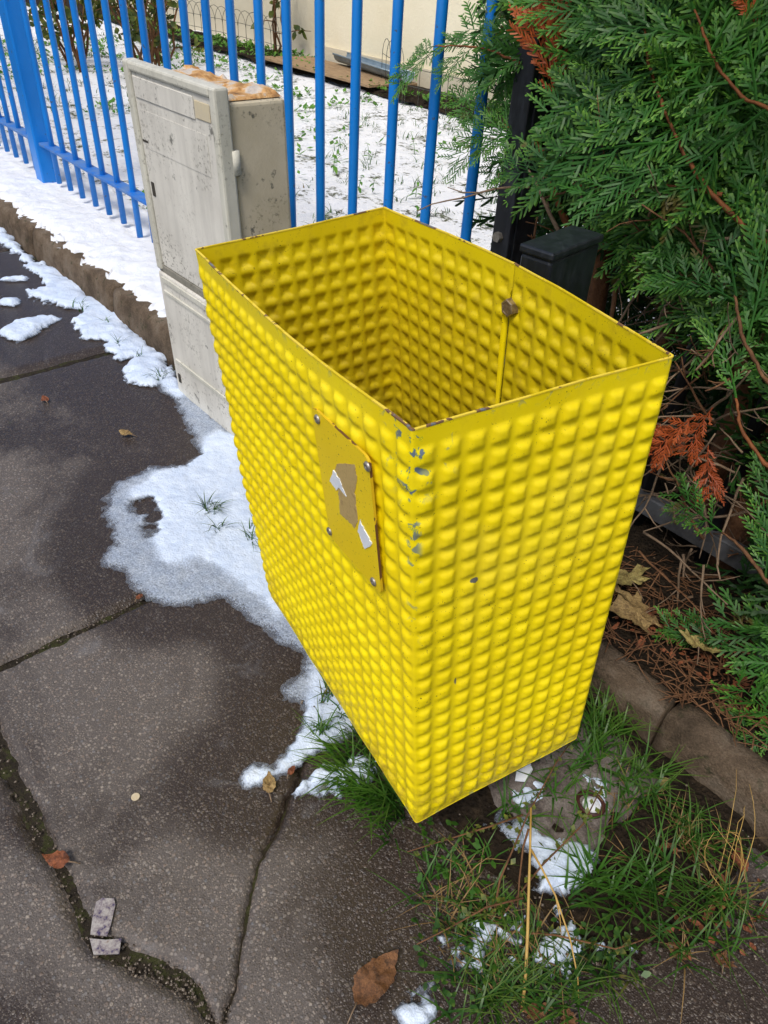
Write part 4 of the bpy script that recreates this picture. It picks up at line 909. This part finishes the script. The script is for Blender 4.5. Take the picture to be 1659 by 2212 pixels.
# raise the litter that lies on the hedge bed
me_ = o.data
for v_ in me_.vertices:
    if v_.co.y > .765: v_.co.z += .072
    elif v_.co.y > .69: v_.co.z += .062
def needles(n, polys, seed):
    r = np.random.default_rng(seed); m = MB()
    for p, w_ in polys:
        for q in in_poly(p, int(n * w_), r, .075):
            a = r.uniform(0, 2 * PI); d = np.array([math.cos(a), math.sin(a), r.uniform(-.1, .25)]); q = np.array(q) + [0, 0, r.uniform(0, .01)]; ln = r.uniform(.015, .06)
            m.tube([q - d * ln / 2, q + np.array([0, 0, r.uniform(-.004, .006)]), q + d * ln / 2], [.0007, .0009, .0005], 4, False)
    return m
o = needles(520, [([(1260, 1150), (1659, 1300), (1659, 1640), (1440, 1500), (1290, 1380)], 1.0)], 41).build('twig_litter', M['bark'], None); tag(o, 'tangle of fallen brown twigs on the earth under the hedge', 'twigs', kind='stuff')

def weed_plant(name, p, h, nlev, size, label, mat='weed', seed=0, lean_=(0, 0), stem_mat='weed', group=None):
    r = random.Random(seed); e = empty(name, tuple(p)); tag(e, label, 'weed', group)
    pts = [np.array(p) + np.array([lean_[0] * t * t, lean_[1] * t * t, h * t]) for t in np.linspace(0, 1, 7)]
    MB().tube(pts, list(np.linspace(.0016, .0008, 7)), 5).build('stem', M[stem_mat], e, True)
    for i in range(nlev):
        t = .25 + .75 * i / max(1, nlev - 1); q = np.array(p) + np.array([lean_[0] * t * t, lean_[1] * t * t, h * t]); a0 = r.uniform(0, PI)
        for s_ in range(2):
            a = a0 + PI * s_; d = np.array([math.cos(a), math.sin(a), r.uniform(-.5, .2)]); sd_ = np.array([-math.sin(a), math.cos(a), 0]); s = size * (1.15 - .5 * t) * r.uniform(.8, 1.2)
            V = [q, q + d * s * .35 + sd_ * s * .28, q + d * s * .7 + sd_ * s * .2 + np.array([0, 0, -.1 * s]), q + d * s + np.array([0, 0, -.3 * s]), q + d * s * .7 - sd_ * s * .2 + np.array([0, 0, -.1 * s]), q + d * s * .35 - sd_ * s * .28, q + d * s * .5 + np.array([0, 0, .05 * s])]
            part('leaf', V, [(0, 1, 6), (1, 2, 6), (2, 3, 6), (3, 4, 6), (4, 5, 6), (5, 0, 6)], M[mat], e, True, {'tip': [0, .4, .7, 1, .7, .4, .5]})
# the dry straw coloured weed in front of the bin
sw = empty('dry_weed', tuple(G(1135, 2180, 0))); tag(sw, 'tall straw coloured weed stalk forking in front of the bin', 'weed')
def stalk(pix, zs, r0, r1, name='stem', mat='straw', parent=None):
    pts = [G(u, v, z) for (u, v), z in zip(pix, zs)]; return MB().tube(pts, list(np.linspace(r0, r1, len(pts))), 6).build(name, M[mat], parent or sw, True)
stalk([(1128, 2185), (1136, 2100), (1140, 2010), (1142, 1930), (1145, 1840), (1147, 1745)], [.004, .02, .04, .055, .07, .085], .0020, .0012)
stalk([(1147, 1835), (1170, 1875), (1200, 1935), (1232, 2030), (1248, 2110), (1250, 2160)], [.07, .068, .06, .04, .02, .006], .0014, .0006, 'side_stem')
stalk([(1142, 1790), (1130, 1830), (1122, 1900), (1118, 1960)], [.078, .066, .05, .03], .0013, .0008, 'side_stem', 'bark')
stalk([(1200, 1935), (1210, 1985), (1212, 2020)], [.06, .045, .03], .0008, .0004, 'side_stem')
bw_ = empty('creeping_weed', tuple(G(1060, 2000, 0))); tag(bw_, 'dark sprawling weed with thin branching stalks in front of the bin', 'weed')
for pix, zs in [([(1060, 2010), (1080, 1900), (1140, 1760), (1200, 1650), (1235, 1600)], [.004, .03, .06, .07, .07]), ([(1060, 2010), (1170, 1870), (1260, 1780), (1300, 1700)], [.004, .04, .06, .07]), ([(1130, 1760), (1060, 1785), (960, 1815), (880, 1840)], [.05, .05, .045, .04]), ([(1130, 1940), (1050, 1960), (960, 2010), (900, 2040)], [.04, .04, .035, .03]), ([(1060, 2010), (1200, 2020), (1330, 2050), (1420, 2020)], [.004, .03, .04, .04])]:
    st = stalk(pix, zs, .0013, .0006, 'stalk', 'bark', bw_)
    V = []; F = []; T = []; pts = [G(u, v, z) for (u, v), z in zip(pix, zs)]
    for i in range(46):
        f = rg.uniform(.15, .999) * (len(pts) - 1); k0 = int(f); q = pts[k0] + (pts[k0 + 1] - pts[k0]) * (f - k0) + rg.normal(size=3) * .003
        s = rg.uniform(.004, .010); d = unit(rg.normal(size=3)); sd_ = unit(np.cross(d, rg.normal(size=3))); b = len(V)
        V += [q, q + d * s * .5 + sd_ * s * .35, q + d * s, q + d * s * .5 - sd_ * s * .35]; T += [0, .5, 1, .5]; F.append((b, b + 1, b + 2, b + 3))
    o = part('leaves', V, F, M['shrub_leaf'], bw_, False, {'tip': T}); o['kind'] = 'stuff'
dg = empty('dry_grass', tuple(G(1590, 1960, 0))); tag(dg, 'thin dry yellow grass stalks standing by the right kerb', 'grass stalks')
for i in range(8):
    q = G(1565 + rg.uniform(-25, 30), 1930 + rg.uniform(-40, 40), .002); tpx = G(1590 + rg.uniform(-70, 40), 1720 + rg.uniform(-60, 90), .085); sdv = rg.normal(size=3) * .008
    pts = [q * (1 - t) + tpx * t + sdv * math.sin(PI * t) + np.array([0, 0, .014 * math.sin(PI * t)]) + rg.normal(size=3) * .0008 for t in np.linspace(0, 1, 7)]
    MB().tube(pts, list(np.linspace(.0006, .00025, 7)), 5).build('stalk', M['straw'], dg, True)

# ------------------------------------------------------------------ leaves and litter on the ground
def leaf(p, size, ang, kind, mat, label, curl=.25, tilt=(0, 0), stalk_len=.5, seed=0, name='fallen_leaf', group=None):
    r = random.Random(seed); e = empty(name, tuple(p)); tag(e, label, 'leaf', group)
    if kind == 'maple':
        prof = [(0, -.30), (.20, -.42), (.34, -.30), (.62, -.30), (.50, -.10), (.98, .16), (.66, .22), (.70, .42), (.36, .30), (.30, .52), (.20, .60), (0, 1.0)]
    else: prof = [(0, -.6), (.22, -.48), (.40, -.2), (.46, .1), (.38, .42), (.2, .72), (0, 1.0)]
    outl = [(x * r.uniform(.9, 1.1), y) for x, y in prof] + [(-x * r.uniform(.88, 1.1), y) for x, y in prof[-2:0:-1]]
    V = []; ca, sa = math.cos(ang), math.sin(ang)
    def tr(x, y, z):
        z = z + curl * size * (.55 * x * x + .30 * (y - .1) ** 2) * 1.0 + .05 * size * math.sin(5 * x + seed) * math.cos(4 * y + seed) + .03 * size
        X = (x * ca - y * sa) * size; Y = (x * sa + y * ca) * size
        return np.array(p) + np.array([X, Y, z + X * tilt[0] + Y * tilt[1]])
    dense = []
    for i in range(len(outl)):
        a_, b_ = outl[i], outl[(i + 1) % len(outl)]
        for t in (0, .34, .67):
            jx = r.uniform(-.035, .035); dense.append((a_[0] + (b_[0] - a_[0]) * t + jx, a_[1] + (b_[1] - a_[1]) * t + r.uniform(-.035, .035)))
    outl = dense; n_ = len(outl)
    def crumple(x, y): return (fbm(np.array([x * 2.6 + seed]), np.array([y * 2.6 + 7]), seed, 3)[0] - .5) * size * .55
    RG = (1.0, .82, .62, .42, .2)
    for f_ in RG: V += [tr(x * f_, y * f_ + .05 * (1 - f_), crumple(x * f_, y * f_)) for x, y in outl]
    V.append(tr(0, .05, crumple(0, .05)))
    F = [(k_ * n_ + i, k_ * n_ + (i + 1) % n_, (k_ + 1) * n_ + (i + 1) % n_, (k_ + 1) * n_ + i) for k_ in range(len(RG) - 1) for i in range(n_)] + [((len(RG) - 1) * n_ + i, (len(RG) - 1) * n_ + (i + 1) % n_, len(RG) * n_) for i in range(n_)]
    zmin = min(q[2] for q in V); V = [q + np.array([0, 0, p[2] + .0005 - zmin]) for q in V]; lift = p[2] + .0005 - zmin
    part('blade', V, F, M[mat], e, True)
    a = V[0] * .9 + V[-1] * .1; b = a + (tr(.15, prof[0][1] - stalk_len, 0) - tr(0, prof[0][1] * .9, 0)); b[2] = p[2] + .001
    MB().tube([a, (a + b) / 2 + [0, 0, size * .06], b], [.0010, .0008, .0006], 5).build('leaf_stalk', M['dry_twig'], e, True)
leaf(G(802, 2130, .003), .040, .15, 'oval', 'leaf_brown', 'large crumpled brown leaf on the pavement by the bottom edge', .7, seed=1)
leaf(G(130, 1862, .004), .021, 2.2, 'oval', 'leaf_red', 'reddish brown leaf lying in the mossy slab joint', .35, seed=3)
leaf(G(582, 1700, .004), .019, 1.0, 'oval', 'leaf_tan', 'tan leaf sticking out from under the tip of the snow', .5, seed=4)
leaf(G(275, 940, .003), .022, 2.0, 'oval', 'leaf_tan', 'pale tan leaf on the dark slab left of the cabinet foot', .3, seed=5)
leaf(G(98, 866, .003), .018, 1.4, 'oval', 'leaf_red', 'small rusty leaf on the dark slab near the left edge', .3, seed=6)
leaf(G(628, 1668, .012), .010, .4, 'oval', 'leaf_red', 'tiny orange leaf in the grass beside the snow tip', .5, seed=7)
leaf(G(1350, 1262, .085), .050, 1.2, 'maple', 'leaf_yellow', 'yellow maple leaf on the earth right of the bin, upper one', .35, (.1, -.2), seed=8)
leaf(G(1372, 1330, .080), .058, 2.6, 'maple', 'leaf_tan', 'large tan maple leaf on the earth right of the bin', .25, (.0, -.15), seed=9)
leaf(G(1505, 1405, .092), .034, .4, 'maple', 'leaf_yellow', 'pale yellow maple leaf lying alone under the hedge', .4, (.0, -.3), seed=10)
leaf(G(1420, 1040, .12), .040, 2.0, 'maple', 'leaf_yellow', 'yellow leaf caught in twigs beside the bin edge', .6, (.2, -.5), seed=11)
leaf(G(1598, 1868, .006), .020, .7, 'oval', 'leaf_red', 'reddish brown leaf at the foot of the right kerb', .4, seed=12)
leaf(G(1445, 1838, .008), .016, 2.3, 'oval', 'leaf_red', 'small brown leaf in the grass left of the dry stalks', .4, seed=13)
leaf(G(1420, 1700, .008), .022, 2.9, 'oval', 'leaf_yellow', 'yellow curled leaf between the footing and the right kerb', .6, seed=14)
leaf(G(1470, 2060, .004), .018, 1.9, 'oval', 'leaf_brown', 'narrow brown leaf in the thin grass bottom right', .5, seed=15)
leaf(G(1560, 2080, .004), .014, .3, 'maple', 'leaf_brown', 'small jagged brown leaf in the bottom right corner', .5, seed=16)
leaf(G(1155, 2190, .005), .018, .9, 'maple', 'leaf_brown', 'orange brown leaf scrap at the bottom edge below the straw stalk', .5, seed=17)
leaf(G(1230, 2205, .005), .016, 2.9, 'maple', 'leaf_brown', 'orange brown leaf scrap at the bottom edge right of the straw stalk', .5, seed=18)
leaf(G(300, 1292, .003), .009, .4, 'oval', 'leaf_red', 'tiny orange leaf scrap at the end of the slab joint', .4, seed=19)
def scrap(pix, z, h, mat, label, name, seed):
    pts = [G(u, v, z) for u, v in pix]; n_ = len(pts); r = random.Random(seed)
    up_ = [p + np.array([0, 0, h + r.uniform(0, .0015)]) for p in pts]; V = up_ + [p + np.array([0, 0, h - .0012]) for p in pts]
    c_ = sum(up_) / n_ + np.array([0, 0, .0006])
    V.append(c_); F = [(i, (i + 1) % n_, 2 * n_) for i in range(n_)] + [(i, n_ + i, n_ + (i + 1) % n_, (i + 1) % n_) for i in range(n_)]
    o = part(name, V, F, M[mat]); tag(o, label, 'litter')
scrap([(208, 1950), (222, 1942), (247, 1943), (250, 1956), (240, 2000), (232, 2024), (196, 2020), (200, 1990)], .001, .0016, 'scrap', 'upright strip of torn grey label paper on the slab edge', 'paper_scrap', 1)
scrap([(195, 2030), (230, 2033), (263, 2029), (258, 2062), (203, 2064)], .001, .0020, 'scrap', 'short crossways piece of torn label paper below the upright strip', 'paper_scrap', 2)
c_ = G(293, 1722, .001); b = MB().tube([c_, c_ + np.array([0, 0, .0016])], .0052, 18); o = b.build('flattened_gum', M['disc'], None, False, .0004, 1); tag(o, 'small round pale disc lying on the slab', 'litter')
c_ = G(1275, 1738, .020); V = []; F = []; n_ = 28
for ring, (r_, z) in enumerate(((.0180, -.004), (.0185, .004), (.0165, .006), (.0140, .004), (.0135, -.003), (0.0, -.003))):
    for k2 in range(n_): a = 2 * PI * k2 / n_; V.append(c_ + np.array([r_ * math.cos(a), r_ * .9 * math.sin(a), z]))
F = [(i * n_ + k2, i * n_ + (k2 + 1) % n_, (i + 1) * n_ + (k2 + 1) % n_, (i + 1) * n_ + k2) for i in range(5) for k2 in range(n_)]
e_ = empty('jar_lid', tuple(c_)); part('rim', V, F, M['chalk'], e_, True); MB().tube([c_ + np.array([.001, .001, -.002]), c_ + np.array([.001, .001, .0015]), c_ + np.array([.001, .001, .003])], [.012, .0105, .006], 14).build('snow_fill', M['snow_solid'], e_, True); o = e_; tag(o, 'dark red round lid filled with snow on the footing', 'lid')
scrap([(1118, 1648), (1140, 1640), (1150, 1665), (1135, 1690), (1112, 1688)], .03, .0020, 'paper', 'crumpled white tissue under the bottom edge of the bin', 'tissue', 5)

# ------------------------------------------------------------------ things in the snowy garden
def hoop_fence(P0, P1, h, n, label, sag=0.0):
    P0 = np.array(P0); P1 = np.array(P1); e = empty('hoop_edging', tuple(P0)); tag(e, label, 'garden edging', 'wire hoop edgings along the wall bed'); st = (P1 - P0) / n
    for i in range(n - 1):
        a = P0 + st * i; b = P0 + st * (i + 2) if i + 2 <= n else P1; R_ = np.linalg.norm(b - a) / 2; mid = (a + b) / 2; d = unit(b - a)
        pts = [a] + [mid + d * R_ * math.cos(t) * -1 + np.array([0, 0, h - R_ + R_ * math.sin(t)]) for t in np.linspace(0, PI, 9)] + [b]
        MB().tube(pts, .0018, 5).build('hoop', M['wire'], e, True)
    for zz in (h * .36, h * .68):
        pts = [P0 + (P1 - P0) * t + np.array([0, 0, zz + .004 * math.sin(t * 40)]) for t in np.linspace(0, 1, 14)]
        MB().tube(pts, .0018, 5).build('wire', M['wire'], e, True)
hoop_fence((-6.9, 3.38, .05), (-5.02, 3.42, .05), .26, 18, 'wire hoop edging in front of the grey wall behind the climbing plant')
hoop_fence((-4.02, 3.42, .05), (-3.55, 3.18, .05), .27, 5, 'short end piece of wire hoop edging beside the zinc gutter')
hoop_fence((-3.54, 3.19, .05), (-2.25, 3.24, .05), .27, 12, 'wire hoop edging in front of the cream wall left of the hedge')
bd = empty('wooden_boards', (-4.4, 3.4, .07)); tag(bd, 'weathered brown boards lying on the wall bed under the gutter', 'boards')
for i in range(4):
    y = 3.20 + i * .085; MB().hexa([(-5.02 + .03 * i, y, .085), (-3.86 + .02 * i, y - .01, .085), (-3.86 + .02 * i, y + .068, .085), (-5.02 + .03 * i, y + .076, .085), (-5.02 + .03 * i, y, .102), (-3.86 + .02 * i, y - .01, .10), (-3.86 + .02 * i, y + .068, .10), (-5.02 + .03 * i, y + .076, .102)]).build('plank', M['wood'], bd, bevel=.002, seg=1)
gt = empty('zinc_gutter', (-4.4, 3.5, .12)); tag(gt, 'blue grey length of zinc gutter lying along the house wall', 'gutter')
V = []; F = []; n_ = 9
A_, B_ = PC(735, 138, 3.52), PC(880, 182, 3.44); A_[2] = .14; B_[2] = .13
for e_ in (A_, B_):
    for k2 in range(n_):
        a = PI * k2 / (n_ - 1); V.append(e_ + np.array([0, -.055 * math.cos(a), -.045 * math.sin(a) + .02]))
V += [v_ + np.array([0, 0, -.003]) for v_ in V]
F = [(k2, k2 + 1, n_ + k2 + 1, n_ + k2) for k2 in range(n_ - 1)] + [(2 * n_ + k2, 3 * n_ + k2, 3 * n_ + k2 + 1, 2 * n_ + k2 + 1) for k2 in range(n_ - 1)]
part('channel', V, F, M['zinc'], gt, True)
for i, y in ((0, -.06), (1, .06)): MB().tube([A_ + [0, y, .022], B_ + [0, y, .022]], .006, 7).build('rolled_edge', M['zinc'], gt, True)

def shrub(name, centre, label, nst, h, spread, nleaf, lsize, seed, snowy=False, lean_=(0, 0)):
    r = np.random.default_rng(seed); e = empty(name, tuple(centre)); tag(e, label, 'shrub'); tips = []
    for i in range(nst):
        a = r.uniform(0, 2 * PI); d = np.array([math.cos(a) * spread + lean_[0], math.sin(a) * spread + lean_[1], 0]) * r.uniform(.3, 1); hh_ = h * r.uniform(.6, 1.05); b0 = np.array(centre) + np.array([r.normal() * .05, r.normal() * .05, -.02])
        pts = [b0 + d * t ** 1.3 + np.array([r.normal() * .012, r.normal() * .012, hh_ * t]) for t in np.linspace(0, 1, 8)]
        MB().tube(pts, list(np.linspace(.009, .003, 8)), 6).build('stem', M['bark'], e, True); tips.append(pts)
        m = MB()
        for k_ in range(4):
            j = r.integers(2, 7); dd = unit(np.array([r.normal(), r.normal(), r.uniform(.0, .8)])); ln = r.uniform(.08, .22); tp_ = [pts[j], pts[j] + dd * ln * .5, pts[j] + dd * ln + [0, 0, -.02]]
            m.tube(tp_, [.004, .003, .0015], 4); tips.append(tp_)
        m.build('twigs', M['bark'], e, True)['kind'] = 'stuff'
    V = []; F = []; T = []
    for i in range(nleaf):
        pl_ = tips[r.integers(len(tips))]; f = r.uniform(.25, .999) * (len(pl_) - 1); k0 = int(f); q = pl_[k0] + (pl_[k0 + 1] - pl_[k0]) * (f - k0)
        s = lsize * r.uniform(.5, 1.2); d = unit(r.normal(size=3) + [0, -.2, -.5]); sd_ = unit(np.cross(d, r.normal(size=3))); nn = np.cross(d, sd_); b = len(V)
        V += [q, q + d * s * .35 + sd_ * s * .26, q + d * s * .7 + sd_ * s * .2, q + d * s, q + d * s * .7 - sd_ * s * .2, q + d * s * .35 - sd_ * s * .26, q + d * s * .5 + nn * s * .1]; T += [0, .3, .7, 1, .7, .3, .5]
        F += [(b, b + 1, b + 6), (b + 1, b + 2, b + 6), (b + 2, b + 3, b + 6), (b + 3, b + 4, b + 6), (b + 4, b + 5, b + 6), (b + 5, b, b + 6)]
    part('crown', V, F, M['shrub_leaf'], e, True, {'tip': T})
shrub('garden_shrub', (-4.75, 2.25, .06), 'dark shrub with yellow green leaves behind the cabinet top', 12, .85, .5, 620, .06, 61)
shrub('garden_shrub', (-5.3, 2.05, .06), 'twiggy shrub behind the blue fence at the upper left edge', 12, .9, .5, 620, .06, 62)
shrub('garden_shrub', (-5.75, 2.75, .06), 'loose shrub farther back between the fence bars in front of the grey wall', 11, .8, .5, 480, .055, 63)
shrub('garden_shrub', (-6.2, 1.6, .06), 'dense low shrub behind the fence beyond the thick blue post', 9, .8, .4, 300, .06, 65)
shrub('climbing_plant', (-5.30, 3.48, .06), 'bare brown climbing plant with dry leaves against the grey wall', 4, .9, .12, 60, .08, 64)
wt = [(720, 372, .10, 5, .030, 'yellow green nettle in the snow, tallest of the pair behind the bin'), (797, 345, .06, 3, .026, 'small yellow green weed in the snow between two fence bars'), (895, 335, .09, 4, .020, 'thin pale weed stalk in the snow left of the sixth bar from the right'), (898, 425, .05, 3, .032, 'low green weed in the snow just above the bin rim'), (775, 412, .05, 3, .026, 'dark green weed beside a bar above the back corner of the bin'), (935, 352, .04, 2, .040, 'broad leaved weed in the snow right of the thin stalk'), (915, 465, .03, 3, .030, 'green rosette in the snow close behind the bin rim'), (805, 415, .06, 3, .024, 'curled yellow green weed hanging over the snow'), (1085, 305, .07, 4, .045, 'large bright green weed at the edge of the wall bed'), (995, 278, .05, 3, .045, 'green weed by the wall bed left of the last blue bar')]
for i, (u, v, h, nl, sz, lb) in enumerate(wt): weed_plant('garden_weed', G(u, v, .05), h, nl, sz, lb, seed=70 + i, lean_=(rg.normal() * .02, rg.normal() * .02), group='weeds in the garden snow')
# grass showing through the snow
pts = []
r9 = np.random.default_rng(77)
for i in range(800):
    x = r9.uniform(-7, -.6); y = 1.05 + 2.2 * r9.random() ** .8
    if fbm(np.array([x * 2.6]), np.array([y * 2.6]), 23, 3)[0] < .48: continue
    for _ in range(7): pts.append((x + r9.normal() * .02, y + r9.normal() * .02, .045))
V, F, T = blades(pts, .02, .055, .004, 1.2, 78)
o = part('grass', V, F, M['grass'], None, True, {'tip': T}); tag(o, 'blades of lawn grass sticking out of the garden snow', 'grass', kind='stuff')
V = []; F = []; T = []
for i in range(2600):
    sel = r9.random()
    if sel < .45: x = r9.uniform(-7.5, -1.2); y = 3.22 + .38 * r9.random(); z = .085
    elif sel < .75: x = r9.uniform(-6.5, -3.6); y = r9.uniform(1.5, 3.1); z = .055
    else: x = r9.uniform(-6, -.8); y = 1.0 + 2.2 * r9.random(); z = .055
    if fbm(np.array([x * 2.2]), np.array([y * 2.2]), 19, 3)[0] < (.42 if sel < .45 else .53): continue
    for _ in range(3):
        s = r9.uniform(.012, .038); a = r9.uniform(0, 2 * PI); d = np.array([math.cos(a), math.sin(a), r9.uniform(.1, .9)]); sd_ = np.array([-math.sin(a), math.cos(a), r9.uniform(-.3, .3)]); q = np.array([x + r9.normal() * .015, y + r9.normal() * .015, z]); b = len(V)
        V += [q, q + d * s * .5 + sd_ * s * .35, q + d * s, q + d * s * .5 - sd_ * s * .35]; T += [0, .5, 1, .5]; F.append((b, b + 1, b + 2, b + 3))
o = part('ground_cover', V, F, M['weed'], None, False, {'tip': T}); tag(o, 'low green ground cover poking through the garden snow and wall bed', 'ground cover', kind='stuff')

# grit in the joints and on the soil
rq = np.random.default_rng(91); V = []; F = []
def stone_at(p, r_):
    b = len(V); q = rq.uniform(.6, 1.2, 6) * r_
    V.extend([p + [q[0], 0, 0], p + [-q[1], 0, 0], p + [0, q[2], 0], p + [0, -q[3], 0], p + [0, 0, q[4] * .8], p + [0, 0, -q[5] * .5]])
    F.extend([tuple(b + i for i in t) for t in ((0, 2, 4), (2, 1, 4), (1, 3, 4), (3, 0, 4), (2, 0, 5), (1, 2, 5), (3, 1, 5), (0, 3, 5))])
jl = [np.array([-1.4, .018]), np.array([-.9, .018])] + [np.array(G(*p)[:2]) for p in [(60, 1720), (185, 2022), (265, 2085), (370, 2125), (450, 2165), (510, 2240)]]
for i in range(900):
    k_ = rq.integers(len(jl) - 1); t = rq.random(); p = jl[k_] * (1 - t) + jl[k_ + 1] * t + rq.normal(size=2) * .011
    stone_at(np.array([p[0], p[1], -.007 + rq.uniform(0, .004)]), rq.uniform(.0007, .0022))
for i in range(900):
    p = np.array([rq.uniform(-.56, .12), rq.uniform(.36, .68), .010]); stone_at(p, rq.uniform(.0007, .0025))
for i in range(260):
    t = rq.random(); stone_at(np.array([-.861 + rq.normal() * .006, .03 + .6 * t, -.004]), rq.uniform(.0008, .002))
for i in range(350): stone_at(np.array([rq.uniform(-.9, .5), rq.uniform(-.1, .6), .0006]), rq.uniform(.0005, .0013))
o = part('grit', V, F, M['grit']); tag(o, 'fine grit and small stones in the slab joints and soil', 'grit', kind='stuff')
